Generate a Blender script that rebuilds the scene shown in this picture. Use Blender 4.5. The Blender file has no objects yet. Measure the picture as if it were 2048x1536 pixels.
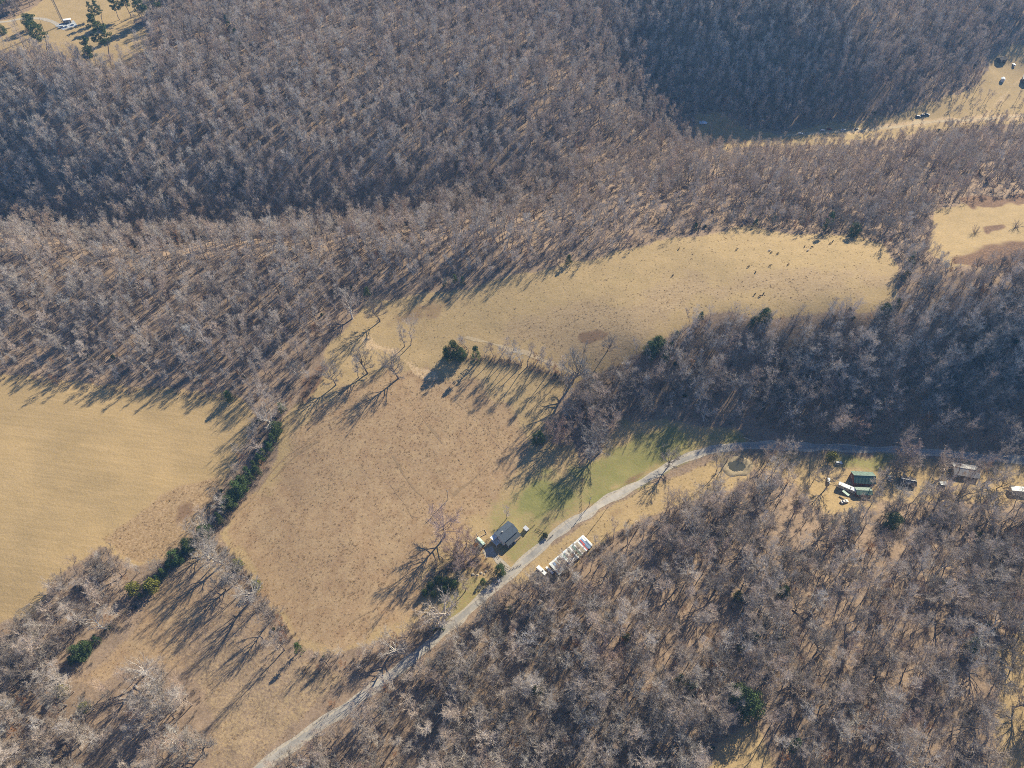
import bpy, math, random
import numpy as np
from mathutils import Vector, Matrix

R = math.radians
scene = bpy.context.scene
COL = scene.collection

# ------------------------------------------------------------------ camera, sky, sun, exposure
CAM_Z, PITCH, FPX = 360.0, 50.0, 1420.0            # drone height above the road, tilt, focal length in photo pixels
cam_data = bpy.data.cameras.new('camera')
cam_data.sensor_width = 36.0
cam_data.lens = 36.0 * FPX / 2048.0
cam_data.clip_start, cam_data.clip_end = 1.0, 6000.0
cam = bpy.data.objects.new('camera', cam_data)
COL.objects.link(cam)
cam.location = (0, 0, CAM_Z)
cam.rotation_euler = (R(90 - PITCH), 0, 0)
scene.camera = cam

SUN_AZ, SUN_EL = 37.5, 29.0                         # azimuth to the right of the view direction
world = bpy.data.worlds.new('World')
scene.world = world
world.use_nodes = True
wn = world.node_tree.nodes
sky = wn.new('ShaderNodeTexSky')
sky.sky_type = 'NISHITA'
sky.sun_disc = False
sky.sun_elevation, sky.sun_rotation = R(SUN_EL), R(SUN_AZ)
sky.air_density, sky.dust_density, sky.ozone_density = 0.40, 0.0, 4.0
wn['Background'].inputs['Strength'].default_value = 0.125
world.node_tree.links.new(sky.outputs[0], wn['Background'].inputs['Color'])

sd = bpy.data.lights.new('sun', 'SUN')
sd.energy, sd.angle, sd.color = 5.0, R(0.53), (0.98, 0.90, 0.69)
sun = bpy.data.objects.new('sun', sd)
COL.objects.link(sun)
LS = Vector((math.sin(R(SUN_AZ)) * math.cos(R(SUN_EL)), math.cos(R(SUN_AZ)) * math.cos(R(SUN_EL)), math.sin(R(SUN_EL))))
sun.rotation_euler = LS.to_track_quat('Z', 'Y').to_euler()
sun.location = LS * 1500

vs = scene.view_settings
vs.view_transform, vs.look, vs.exposure, vs.gamma = 'Standard', 'None', 1.03, 1.0
vs.use_curve_mapping = False
scene.cycles.max_bounces, scene.cycles.diffuse_bounces, scene.cycles.glossy_bounces = 3, 2, 1
scene.cycles.transmission_bounces, scene.cycles.transparent_max_bounces, scene.cycles.volume_bounces = 2, 4, 0
scene.cycles.use_denoising = False
scene.cycles.filter_width = 0.95
scene.cycles.caustics_reflective = scene.cycles.caustics_refractive = False

# ------------------------------------------------------------------ photo pixel <-> world
CP, SP = math.cos(R(PITCH)), math.sin(R(PITCH))

def ray(u, v):
    x, y = (np.asarray(u, float) - 1024) / FPX, (np.asarray(v, float) - 768) / FPX
    return x, CP - y * SP, -SP - y * CP

def project(X, Y, Z):
    d = np.maximum(Y * CP - (Z - CAM_Z) * SP, 5.0)
    yy = -Y * SP - (Z - CAM_Z) * CP
    return 1024 + FPX * X / d, 768 + FPX * yy / d, d

def on_plane(u, v, z):
    dx, dy, dz = ray(u, v)
    t = (z - CAM_Z) / dz
    return dx * t, dy * t

# ------------------------------------------------------------------ relief of the land
CTRL = [(520,1536,0),(760,1370,1),(900,1255,2),(1000,1165,3),(1100,1080,4),(1200,1010,5),(1300,955,5),(1440,897,5),
 (1600,893,5),(1800,898,6),(2048,918,7),(2250,925,8),
 (1200,1300,9),(1500,1150,13),(1500,1400,17),(1800,1100,12),(1800,1400,21),(2048,1300,21),(2200,1500,25),(1100,1536,7),
 (2000,1040,10),(1400,1620,18),
 (300,1300,-3),(100,1450,-4),(-100,1300,-3),(480,1400,-1),(-100,1600,-5),(300,1650,-3),(530,950,3),(300,1180,-2),
 (700,900,9),(700,1100,5),(900,950,8),(600,1200,2),(800,750,13),(980,800,12),(600,830,9),
 (200,950,6),(50,1150,2),(0,850,10),(400,900,5),(-200,900,9),
 (800,640,17),(1000,600,24),(1000,700,18),(1200,640,26),(1200,540,28),(1400,560,32),(1400,500,32),(1600,520,38),(1750,540,44),(1850,520,47),
 (1300,695,27),(1310,730,21),(1300,765,15),(1210,725,20),(1250,830,9),(1500,750,17.7),(1500,695,28.0),(1500,650,36.4),(1500,850,5),(1720,790,14.1),(1720,730,25.2),(1720,680,34.6),(1720,635,42.1),(1750,850,5),
 (1950,800,15.1),(1950,700,33.4),(1950,630,45.9),(1950,580,52.3),(1950,860,6),(2150,600,50),(2200,700,35),(2200,800,15),(2200,870,8),(1145,760,14),
 (650,700,14),(400,700,12),(150,700,12),(-100,700,13),(400,560,19),(100,560,20),(650,560,20),(-150,560,21),(850,540,23),
 (1000,470,27),(1150,450,27),
 (960,420,5),(1100,380,5),(1250,320,-1),(1350,260,-4),
 (500,200,47.7),(500,100,58),(500,0,62),
 (100,300,40),(100,180,55),(100,60,66),(-100,300,44),(-100,100,66),(100,0,68),(300,60,64),
 (800,270,35),(800,150,47),(800,50,54),(800,0,56),
 (1050,300,24),(1050,200,38),(1000,100,48),(1050,20,50),(1200,200,24),(1150,100,40),(1200,380,18),
 (1400,240,-4),(1550,262,-4),(1700,258,-3),(1850,235,-2),(2048,220,0),(2000,130,4),(2200,200,2),
 (1400,340,8),(1400,420,24),(1600,340,8),(1600,430,25),(1800,320,10),(1800,420,29),(2000,330,14),(2000,420,40),(2150,440,44),(1950,460,43),
 (1300,200,6),(1280,120,26),(1260,40,46),(1400,180,11.1),(1400,120,29.7),(1400,60,47.9),(1400,0,63.5),(1550,180,13.6),(1550,120,32.5),(1550,60,51.4),(1550,0,68.1),(1550,238,-2),(1700,245,-3),(1700,190,10.5),(1700,150,22.8),(1700,80,44.4),(1700,10,63.9),
 (1900,150,8),(1900,100,20),(1900,60,28),(1980,0,34),(1300,0,58)]
CTRL += [(x, v + float(np.interp(x, (-125, 0, 190, 300, 420, 600, 760, 900), (-5, 0, 30, 38, 22, 20, 2, -8))), z) for x in range(-125, 900, 105) for v, z in ((490, 22.5), (472, 22), (438, 3), (395, 12.5), (340, 24.5), (300, 32.5))]
WCTRL = [(300,920,92),(100,900,72),(450,960,70),(-300,900,72),(-700,800,72),(700,950,45),(820,600,25),(850,800,50),
 (0,10,8),(300,30,22),(-300,30,-5),(-700,300,15),(-700,550,50),(700,250,25)]
c = np.array(CTRL, float)
cx, cy = on_plane(c[:, 0], c[:, 1], c[:, 2])
PTS = np.vstack([np.column_stack([cx, cy, c[:, 2]]), np.array(WCTRL, float)])

def rbf_fit(P, cc=14.0, lam=1.5):
    n = len(P)
    D = np.sqrt(((P[:, None, :2] - P[None, :, :2]) ** 2).sum(-1) + cc * cc)
    A = np.zeros((n + 3, n + 3))
    A[:n, :n] = D - np.eye(n) * lam
    A[:n, n], A[:n, n + 1:] = 1, P[:, :2]
    A[n, :n], A[n + 1:, :n] = 1, P[:, :2].T
    return np.linalg.solve(A, np.concatenate([P[:, 2], [0, 0, 0]]))

COEF = rbf_fit(PTS)

def vnoise(X, Y, scale, seed):
    """smooth value noise, about -1..1"""
    rs = np.random.RandomState(seed)
    T = rs.rand(256, 256) * 2 - 1
    x, y = X / scale, Y / scale
    i, j = np.floor(x).astype(int), np.floor(y).astype(int)
    fx, fy = x - i, y - j
    fx, fy = fx * fx * (3 - 2 * fx), fy * fy * (3 - 2 * fy)
    a, b = T[i % 256, j % 256], T[(i + 1) % 256, j % 256]
    c_, d = T[i % 256, (j + 1) % 256], T[(i + 1) % 256, (j + 1) % 256]
    return (a * (1 - fx) + b * fx) * (1 - fy) + (c_ * (1 - fx) + d * fx) * fy

STEP = 2.0
GX = np.arange(-680, 820 + STEP, STEP)
GY = np.arange(-20, 980 + STEP, STEP)
MX, MY = np.meshgrid(GX, GY, indexing='ij')

def rbf_eval(X, Y):
    x, y = X.ravel(), Y.ravel()
    n = len(PTS)
    z = COEF[n] + COEF[n + 1] * x + COEF[n + 2] * y
    for k in range(n):
        z += COEF[k] * np.sqrt((x - PTS[k, 0]) ** 2 + (y - PTS[k, 1]) ** 2 + 196.0)
    return z.reshape(X.shape)

MZ = rbf_eval(MX, MY) + 0.5 * vnoise(MX, MY, 38, 1) + 0.16 * vnoise(MX, MY, 11, 2)

def height(X, Y):
    X, Y = np.asarray(X, float), np.asarray(Y, float)
    gx, gy = np.clip((X - GX[0]) / STEP, 0, len(GX) - 1.001), np.clip((Y - GY[0]) / STEP, 0, len(GY) - 1.001)
    i, j = gx.astype(int), gy.astype(int)
    fx, fy = gx - i, gy - j
    return (MZ[i, j] * (1 - fx) + MZ[i + 1, j] * fx) * (1 - fy) + (MZ[i, j + 1] * (1 - fx) + MZ[i + 1, j + 1] * fx) * fy

def ground_at(u, v):
    """the point of the land that the photo shows at pixel u, v"""
    dx, dy, dz = ray(u, v)
    t = np.arange(200, 1400, 1.0)
    below = (CAM_Z + dz * t) < height(dx * t, dy * t)
    k = int(np.argmax(below)) if below.any() else len(t) - 1
    a, b = t[max(k - 1, 0)], t[k]
    for _ in range(24):
        m = (a + b) / 2
        if CAM_Z + dz * m < height(dx * m, dy * m): b = m
        else: a = m
    X, Y = float(dx * b), float(dy * b)
    return X, Y, float(height(X, Y))

# ------------------------------------------------------------------ land cover (outlines traced in the photo, cast on the land)
HAY = [(-300,735),(0,748),(120,757),(246,772),(360,780),(470,790),(512,830),(492,880),(465,930),(436,985),(396,1040),(338,1108),(280,1132),(268,1132),(205,1096),(150,1128),(105,1170),(80,1228),(0,1250),(-300,1255)]
TAWNY = [(200,1080),(330,985),(440,955),(440,990),(396,1040),(338,1108),(280,1128)]
CENTER = [(735,600),(800,596),(880,585),(960,572),(1050,545),(1150,525),(1250,500),(1330,478),(1450,463),(1500,452),(1600,470),(1700,468),(1765,488),(1795,530),(1790,600),(1740,625),(1690,615),(1640,628),(1560,635),(1520,632),(1470,628),(1410,625),(1375,650),(1320,680),(1275,712),(1240,724),(1212,738),(1165,758),(1150,775),(1120,800),(1105,850),(1150,880),(1160,930),(1195,915),(1235,850),(1300,838),(1470,856),(1500,885),(1440,893),(1390,905),(1290,955),(1180,1015),(1100,1077),(1030,1140),(1000,1168),(960,1200),(905,1250),(880,1265),(850,1235),(842,1195),(845,1165),(860,1145),(830,1200),(842,1240),(800,1268),(740,1285),(690,1300),(640,1308),(600,1290),(560,1240),(510,1180),(470,1120),(436,1068),(480,1022),(528,965),(552,905),(558,850),(590,805),(638,745),(650,702),(692,655)]
STUBBLE = [(590,850),(640,800),(720,765),(800,742),(880,748),(960,752),(1030,830),(1062,880),(1040,945),(985,1005),(940,1050),(885,1100),(848,1160),(835,1220),(740,1275),(640,1300),(600,1280),(530,1190),(470,1100),(448,1062),(500,1010),(545,960),(570,900)]
PASTURE = [(820,640),(900,605),(1000,570),(1150,530),(1330,480),(1450,465),(1600,470),(1765,490),(1795,530),(1700,560),(1500,575),(1350,610),(1100,640),(900,650)]
PLOUGH = [(1000,640),(1200,600),(1400,560),(1640,545),(1780,560),(1640,600),(1400,596),(1300,652),(1235,706),(1160,730),(1060,690),(1000,680)]
GREEN1 = [(1050,950),(1110,930),(1150,930),(1170,1000),(1130,1040),(1060,1040),(1010,1010)]
GREEN2 = [(1200,905),(1250,855),(1300,845),(1450,858),(1490,885),(1430,893),(1330,930),(1250,965),(1180,985)]
LAWN = [(985,1010),(1050,955),(1150,935),(1200,905),(1300,845),(1470,856),(1500,885),(1440,893),(1290,955),(1180,1015),(1100,1077),(1030,1140),(1005,1125),(975,1090),(970,1060)]
YGRASS = [(860,1180),(900,1150),(960,1150),(990,1165),(960,1200),(905,1250),(880,1262),(880,1220)]
VERGE = [(1470,905),(1300,970),(1200,1022),(1110,1088),(1040,1143),(1020,1168),(1060,1165),(1085,1150),(1115,1158),(1195,1098),(1240,1062),(1300,1032),(1360,1010),(1410,995),(1450,980),(1500,965),(1510,912)]
HOMES = [(1510,905),(1700,905),(2048,927),(2250,935),(2250,1005),(2000,1008),(1900,1002),(1800,1002),(1760,1020),(1700,1030),(1650,1025),(1610,990),(1540,950),(1500,940)]
LOWMEADOW = [(436,1078),(400,1085),(330,1130),(300,1205),(250,1262),(190,1325),(135,1365),(190,1392),(262,1330),(330,1335),(400,1385),(425,1440),(415,1500),(400,1600),(480,1600),(560,1490),(650,1400),(710,1350),(640,1325),(590,1305),(556,1250),(505,1190),(465,1130)]
EASTFIELD = [(1868,420),(1940,405),(2120,388),(2120,505),(1970,522),(1905,540),(1855,505)]
TOPFIELD = [(-120,50),(0,42),(60,22),(90,-5),(120,-60),(300,-70),(330,-20),(312,20),(262,48),(292,58),(300,98),(232,138),(170,126),(150,114),(90,106),(40,100),(0,106),(-120,115)]
VALLEY = [(1390,232),(1432,218),(1500,258),(1560,264),(1650,250),(1750,236),(1805,222),(1850,208),(1905,190),(1950,172),(1985,120),(2010,95),(2060,85),(2200,60),(2200,205),(2048,243),(1900,256),(1800,272),(1700,287),(1600,292),(1540,293),(1450,298),(1395,275)]
GLADE1 = [(1385,1600),(1440,1480),(1495,1440),(1528,1470),(1565,1600)]
GLADE2 = [(1992,1300),(2080,1240),(2080,1600),(1985,1600),(2003,1400)]
ROADPX = [(440,1605),(520,1536),(640,1452),(760,1368),(830,1312),(900,1252),(950,1210),(1000,1165),(1050,1122),(1100,1080),(1150,1042),(1200,1010),(1245,985),(1290,960),(1340,932),(1390,910),(1430,898),(1470,893),(1520,891),(1600,893),(1700,896),(1800,901),(1900,908),(1980,915),(2048,921),(2200,934),(2350,945)]

def inside(U, V, poly):
    P = np.array(poly, float)
    r = np.zeros(U.shape, bool)
    x1, y1 = P[-1]
    for x2, y2 in P:
        cond = ((y1 > V) != (y2 > V))
        with np.errstate(divide='ignore', invalid='ignore'):
            r ^= cond & (U < (x2 - x1) * (V - y1) / (y2 - y1 + 1e-12) + x1)
        x1, y1 = x2, y2
    return r

def seg_dist(U, V, pts, closed=False):
    P = np.array(pts, float)
    d = np.full(U.shape, 1e9)
    n = len(P)
    for k in range(n if closed else n - 1):
        a, b = P[k], P[(k + 1) % n]
        e = b - a
        t = np.clip(((U - a[0]) * e[0] + (V - a[1]) * e[1]) / (e @ e + 1e-9), 0, 1)
        d = np.minimum(d, np.hypot(U - a[0] - t * e[0], V - a[1] - t * e[1]))
    return d

def signed(U, V, D, poly):
    """metres inside (+) or outside (-) of an outline"""
    return np.where(inside(U, V, poly), 1, -1) * seg_dist(U, V, poly, True) * D / FPX

GU, GV, GD = project(MX, MY, MZ)
wob = 1.6 * vnoise(MX, MY, 14, 5) + 0.9 * vnoise(MX, MY, 5, 6)

def mask(poly, soft=2.0, w=1.0):
    return np.clip(0.5 + (signed(GU, GV, GD, poly) + w * wob) / (2 * soft), 0, 1)

OPEN = [HAY, CENTER, VERGE, LOWMEADOW, EASTFIELD, TOPFIELD, GLADE1]

def tag(o, label=None, cat=None, group=None, kind=None):
    if label: o['label'] = label
    if cat: o['category'] = cat
    if group: o['group'] = group
    if kind: o['kind'] = kind
    return o

# ------------------------------------------------------------------ materials
def mat_new(name, rough=0.9):
    m = bpy.data.materials.new(name)
    m.use_nodes = True
    b = m.node_tree.nodes['Principled BSDF']
    b.inputs['Roughness'].default_value = rough
    b.inputs['Specular IOR Level'].default_value = 0.2
    return m, m.node_tree.nodes, m.node_tree.links, b

def ramp(N, stops):
    r = N.new('ShaderNodeValToRGB')
    e = r.color_ramp.elements
    while len(e) < len(stops): e.new(0.5)
    for el, (p, col) in zip(e, stops):
        el.position = p
        el.color = (*col, 1)
    return r

def noise(N, L, vec, scale, detail=3, rough=0.6):
    n = N.new('ShaderNodeTexNoise')
    n.inputs['Scale'].default_value, n.inputs['Detail'].default_value, n.inputs['Roughness'].default_value = scale, detail, rough
    if vec is not None: L.new(vec, n.inputs['Vector'])
    return n

def simple(name, col, var=0.25, scale=3.0, rough=0.8, metal=0.0, spec=0.2, bump=0.0):
    """paint, metal or wood with mottling and wear"""
    m, N, L, b = mat_new(name, rough)
    b.inputs['Metallic'].default_value = metal
    b.inputs['Specular IOR Level'].default_value = spec
    tc = N.new('ShaderNodeTexCoord')
    n = noise(N, L, tc.outputs['Object'], scale, 5, 0.65)
    lo = tuple(max(0, x * (1 - var)) for x in col)
    hi = tuple(min(1, x * (1 + var * 0.6)) for x in col)
    r = ramp(N, [(0.3, lo), (0.5, col), (0.72, hi)])
    L.new(n.outputs['Fac'], r.inputs['Fac'])
    L.new(r.outputs['Color'], b.inputs['Base Color'])
    if bump:
        bp = N.new('ShaderNodeBump')
        bp.inputs['Strength'].default_value, bp.inputs['Distance'].default_value = bump, 0.05
        L.new(n.outputs['Fac'], bp.inputs['Height'])
        L.new(bp.outputs['Normal'], b.inputs['Normal'])
    return m

def land_material():
    m, N, L, b = mat_new('land', 0.95)
    b.inputs['Specular IOR Level'].default_value = 0.05
    geo = N.new('ShaderNodeNewGeometry')
    P = geo.outputs['Position']
    big = noise(N, L, P, 0.02, 4)
    mid = noise(N, L, P, 0.12, 4)
    fine = noise(N, L, P, 0.75, 4, 0.75)
    fin2 = noise(N, L, P, 2.0, 3, 0.7)
    def stretch(sx, sy, rot):
        vr = N.new('ShaderNodeVectorRotate'); vr.rotation_type = 'Z_AXIS'; vr.inputs['Angle'].default_value = rot
        L.new(P, vr.inputs['Vector'])
        mp = N.new('ShaderNodeMapping')
        mp.inputs['Scale'].default_value = (sx, sy, 1)
        L.new(vr.outputs['Vector'], mp.inputs['Vector'])
        return mp.outputs['Vector']
    mow = noise(N, L, stretch(0.03, 0.9, R(8)), 0.55, 3)      # mown swaths
    drill = noise(N, L, stretch(0.05, 0.9, R(-14)), 1.0, 3)     # furrows
    def mixf(f, a, c_, t='MIX'):
        x = N.new('ShaderNodeMix'); x.data_type = 'RGBA'; x.blend_type = t
        for s, v in ((x.inputs[0], f), (x.inputs[6], a), (x.inputs[7], c_)):
            if hasattr(v, 'type') and hasattr(v, 'links'): L.new(v, s)
            elif isinstance(v, tuple): s.default_value = (*v, 1)
            else: s.default_value = v
        return x.outputs[2]
    def col(src, stops):
        r = ramp(N, stops); L.new(src.outputs['Fac'], r.inputs['Fac']); return r.outputs['Color']
    litter = mixf(0.5, col(fine, [(0.3, (0.13, 0.09, 0.064)), (0.5, (0.295, 0.21, 0.147)), (0.7, (0.45, 0.335, 0.235))]),
                  col(mid, [(0.32, (0.18, 0.13, 0.094)), (0.6, (0.365, 0.258, 0.178))]))
    clump = noise(N, L, stretch(1.0, 0.55, R(35)), 0.33, 5, 0.75)
    stub = mixf(0.5, col(fine, [(0.3, (0.23, 0.145, 0.08)), (0.5, (0.38, 0.255, 0.145)), (0.7, (0.52, 0.365, 0.22))]),
                col(clump, [(0.32, (0.24, 0.145, 0.082)), (0.5, (0.38, 0.255, 0.15)), (0.68, (0.49, 0.35, 0.21))]))
    stub = mixf(0.35, stub, col(mid, [(0.3, (0.28, 0.17, 0.098)), (0.68, (0.46, 0.335, 0.195))]))
    hay = mixf(0.4, col(big, [(0.35, (0.381, 0.266, 0.132)), (0.65, (0.484, 0.335, 0.169))]),
               col(mow, [(0.32, (0.330, 0.231, 0.109)), (0.5, (0.433, 0.305, 0.150)), (0.68, (0.556, 0.389, 0.201))]))
    hay = mixf(0.3, hay, col(fine, [(0.32, (0.299, 0.207, 0.100)), (0.65, (0.515, 0.364, 0.187))]))
    past = mixf(0.5, col(mid, [(0.3, (0.360, 0.261, 0.132)), (0.7, (0.484, 0.345, 0.182))]),
                col(fine, [(0.3, (0.278, 0.197, 0.100)), (0.65, (0.515, 0.369, 0.196))]))
    green = mixf(0.5, col(mid, [(0.3, (0.16, 0.185, 0.055)), (0.7, (0.30, 0.275, 0.105))]),
                 col(fine, [(0.3, (0.14, 0.16, 0.045)), (0.68, (0.34, 0.29, 0.12))]))
    plough = mixf(0.55, col(drill, [(0.33, (0.31, 0.215, 0.12)), (0.65, (0.46, 0.335, 0.195))]),
                  col(fine, [(0.3, (0.26, 0.175, 0.10)), (0.65, (0.48, 0.35, 0.205))]))
    weeds = col(fine, [(0.3, (0.10, 0.062, 0.042)), (0.55, (0.23, 0.14, 0.09)), (0.7, (0.34, 0.215, 0.13))])
    straw = col(fine, [(0.3, (0.40, 0.27, 0.15)), (0.65, (0.66, 0.48, 0.29))])
    tawny = col(fine, [(0.3, (0.25, 0.16, 0.085)), (0.5, (0.38, 0.255, 0.14)), (0.68, (0.50, 0.35, 0.205))])
    out = litter
    def sep(name):
        a = N.new('ShaderNodeAttribute'); a.attribute_name = name
        s = N.new('ShaderNodeSeparateColor'); L.new(a.outputs['Color'], s.inputs[0]); return s.outputs
    w = []
    for nm in ('cover_a', 'cover_b', 'cover_c'): o = sep(nm); w += [o[0], o[1], o[2]]
    def rag(s):
        # ragged edge: noise pushes the border in and out
        a = N.new('ShaderNodeMath'); a.operation = 'MULTIPLY_ADD'
        L.new(fine.outputs['Fac'], a.inputs[0]); a.inputs[1].default_value = 0.9; a.inputs[2].default_value = -0.45
        z = N.new('ShaderNodeMath'); z.operation = 'ADD'; L.new(s, z.inputs[0]); L.new(a.outputs[0], z.inputs[1])
        mr = N.new('ShaderNodeMapRange'); mr.interpolation_type = 'SMOOTHSTEP'
        mr.inputs['From Min'].default_value, mr.inputs['From Max'].default_value = 0.25, 0.75
        L.new(z.outputs[0], mr.inputs['Value']); return mr.outputs[0]
    for s, cc in zip(w, (past, hay, stub, plough, tawny, green, weeds, straw)):
        out = mixf(rag(s), out, cc)
    # broad fading and dampness
    out = mixf(0.35, out, mixf(1.0, out, col(big, [(0.3, (0.72, 0.72, 0.74)), (0.7, (1.0, 0.98, 0.95))]), 'MULTIPLY'))
    out = mixf(0.32, out, mixf(1.0, out, col(fin2, [(0.3, (0.62, 0.6, 0.6)), (0.65, (1, 1, 1))]), 'MULTIPLY'))
    L.new(out, b.inputs['Base Color'])
    add = N.new('ShaderNodeMath'); add.operation = 'ADD'
    L.new(fine.outputs['Fac'], add.inputs[0]); L.new(mid.outputs['Fac'], add.inputs[1])
    bp = N.new('ShaderNodeBump'); bp.inputs['Strength'].default_value, bp.inputs['Distance'].default_value = 0.45, 0.4
    L.new(add.outputs[0], bp.inputs['Height']); L.new(bp.outputs['Normal'], b.inputs['Normal'])
    return m

LAND = land_material()

# ------------------------------------------------------------------ the land: one sheet, cut along its covers
m_center, m_hay, m_verge, m_homes = mask(CENTER), mask(HAY), mask(VERGE), mask(HOMES, 4, 2)
m_low, m_east, m_top, m_val = mask(LOWMEADOW, 3, 1.5), mask(EASTFIELD), mask(TOPFIELD), mask(VALLEY, 3, 2)
m_glade = np.maximum(mask(GLADE1, 3, 1.5), mask(GLADE2, 4, 2))
big = 0.5 + 0.5 * vnoise(MX, MY, 30, 9)
pas = np.max([m_center, m_verge, m_east, m_top, m_val, m_glade * 0.9, m_homes * (0.55 + 0.4 * big), m_low * (0.12 + 0.42 * big)], axis=0)
stu = np.maximum(mask(STUBBLE, 5, 3), m_low * np.clip(1.1 - big * 1.3, 0, 1) * 0.8)
plo = mask(PLOUGH, 9, 5)
taw = np.maximum(mask(TAWNY, 2, 1), m_verge * 0.45 * big)
gre = np.max([mask(GREEN1, 9, 6) * 0.72, mask(GREEN2, 9, 6) * 0.62, mask(LAWN, 4, 2) * (0.42 + 0.25 * big), mask(YGRASS, 2, 1) * 0.5,
              mask([(1150,1000),(1290,950),(1380,905),(1400,915),(1300,965),(1200,1018)], 2, 1) * 0.75,
              m_val * (.05 + .4 * big), mask([(1640,905),(1780,908),(1760,950),(1680,940)], 5, 3) * 0.6,
              mask([(940,610),(1150,560),(1250,560),(1100,610),(960,630)], 10, 5) * 0.42], axis=0)
def line_mask(pts, w, soft=1.5):
    return np.clip(0.5 + (w - seg_dist(GU, GV, pts) * GD / FPX + wob) / (2 * soft), 0, 1)
wee = np.max([mask([(780,650),(860,610),(935,592),(930,610),(860,640),(790,668)], 4, 5) * 0.5,
              mask([(1155,672),(1170,660),(1200,655),(1222,664),(1210,680),(1180,690),(1160,688)], 1.5, 1) * .62,
              mask([(660,740),(640,760),(610,810),(590,800),(620,750),(650,715)], 2, 2) * 0.9,
              mask([(1925,400),(2100,380),(2100,404),(1945,418)], 2, 2), mask([(1905,515),(1960,492),(2100,472),(2100,520),(1900,530)], 3, 2),
              mask([(1965,455),(2008,445),(2010,452),(1975,465)], 1.5, 1),
              mask([(850,1170),(870,1140),(920,1110),(960,1090),(975,1120),(985,1140),(960,1150),(900,1155)], 4, 3) * 0.6,
              mask([(350,1015),(380,1008),(385,1020),(355,1042)], 2, 2) * .6,
              line_mask([(1165,960),(1163,1035)], 0.7) * 0.8, line_mask([(1180,1012),(1290,945),(1340,912)], 1.2) * 0.6,
              mask([(1200,1020),(1290,1000),(1300,1010),(1220,1040)], 3, 2) * 0.5], axis=0)
stw = np.max([line_mask([(735,690),(760,695),(790,705)], 3.0) * 0.8, line_mask([(808,722),(835,742),(873,755)], 1.5),
              line_mask([(730,680),(770,700)], 3) * 0.7, line_mask([(950,680),(1010,695),(1080,720),(1150,742)], 1.2) * 0.6,
              line_mask([(1700,262),(1850,244),(2048,232)], 3) * 0.7, line_mask([(2048,150),(2010,190),(1960,240)], 2.5) * 0.5,
              mask([(1610,945),(1690,940),(1690,965),(1620,970)], 3, 2) * 0.5], axis=0)
covers = {'cover_a': np.stack([pas, m_hay, stu], -1), 'cover_b': np.stack([plo, taw, gre], -1), 'cover_c': np.stack([wee, stw, 0 * stw], -1)}
nx, ny = MX.shape
idx = np.arange(nx * ny).reshape(nx, ny)
quads = np.stack([idx[:-1, :-1], idx[1:, :-1], idx[1:, 1:], idx[:-1, 1:]], -1).reshape(-1, 4)
qc = lambda A: (A[:-1, :-1] + A[1:, :-1] + A[1:, 1:] + A[:-1, 1:]).reshape(-1) / 4
kind_id = np.zeros(len(quads), int)                  # forest floor
for k, A in ((1, m_hay), (2, m_center), (3, m_low), (4, np.maximum(m_verge, m_homes)), (5, m_east), (6, m_top), (7, m_val), (8, m_glade)):
    kind_id[qc(A) > 0.5] = k
kind_id[(qc(mask(STUBBLE, 5, 3)) > 0.5) & (kind_id == 2)] = 9
kind_id[(qc(mask(LAWN, 4, 2)) > 0.5) & (kind_id == 2)] = 10
LANDS = {0: ('forest_floor', 'brown leaf litter floor under the bare woods'), 1: ('hay_field', 'mown straw coloured hay field bounded by the cedar hedgerow'),
         2: ('pasture', 'tan grazed pasture with cattle on the plateau'), 3: ('rough_meadow', 'rough tan meadow between hedgerow and road'),
         4: ('road_verge', 'dry grass verge and yards south of the road'), 5: ('plateau_field', 'pale field with brown weed strips beyond the plateau wood'),
         6: ('hilltop_field', 'tan grass field around the lattice tower'), 7: ('valley_floor', 'yellow grass valley floor with dirt track below the shaded hill'),
         8: ('forest_glade', 'small tan grass glade inside the roadside wood'), 9: ('stubble_field', 'coarse brown stubble field behind the grey roofed house'),
         10: ('lawn', 'yellow green lawn around the grey roofed house')}
V3 = np.stack([MX, MY, MZ], -1).reshape(-1, 3)
gz = np.gradient(MZ, STEP)
VN = np.stack([-gz[0], -gz[1], np.ones_like(MZ)], -1).reshape(-1, 3)
VN /= np.linalg.norm(VN, axis=1)[:, None]

def mesh_from(name, verts, faces_flat, per, mats, smooth=True, mat_idx=None):
    me = bpy.data.meshes.new(name)
    nf = len(faces_flat) // per
    me.vertices.add(len(verts)); me.vertices.foreach_set('co', np.asarray(verts, np.float32).ravel())
    me.loops.add(len(faces_flat)); me.loops.foreach_set('vertex_index', np.asarray(faces_flat, np.int32))
    me.polygons.add(nf); me.polygons.foreach_set('loop_start', np.arange(0, nf * per, per, dtype=np.int32))
    for m in mats: me.materials.append(m)
    if mat_idx is not None: me.polygons.foreach_set('material_index', np.asarray(mat_idx, np.int32))
    me.polygons.foreach_set('use_smooth', np.full(nf, smooth))
    me.update(calc_edges=True)
    return me

for k, (nm, lab) in LANDS.items():
    q = quads[kind_id == k]
    if not len(q): continue
    used, inv = np.unique(q, return_inverse=True)
    me = mesh_from(nm, V3[used], inv.ravel(), 4, [LAND])
    for an, A in covers.items():
        at = me.attributes.new(an, 'FLOAT_COLOR', 'POINT')
        a4 = np.ones((len(used), 4), np.float32); a4[:, :3] = A.reshape(-1, 3)[used]
        at.data.foreach_set('color', a4.ravel())
    me.normals_split_custom_set_from_vertices(VN[used].tolist())
    o = bpy.data.objects.new(nm, me); COL.objects.link(o)
    tag(o, lab, None, None, 'structure')

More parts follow.
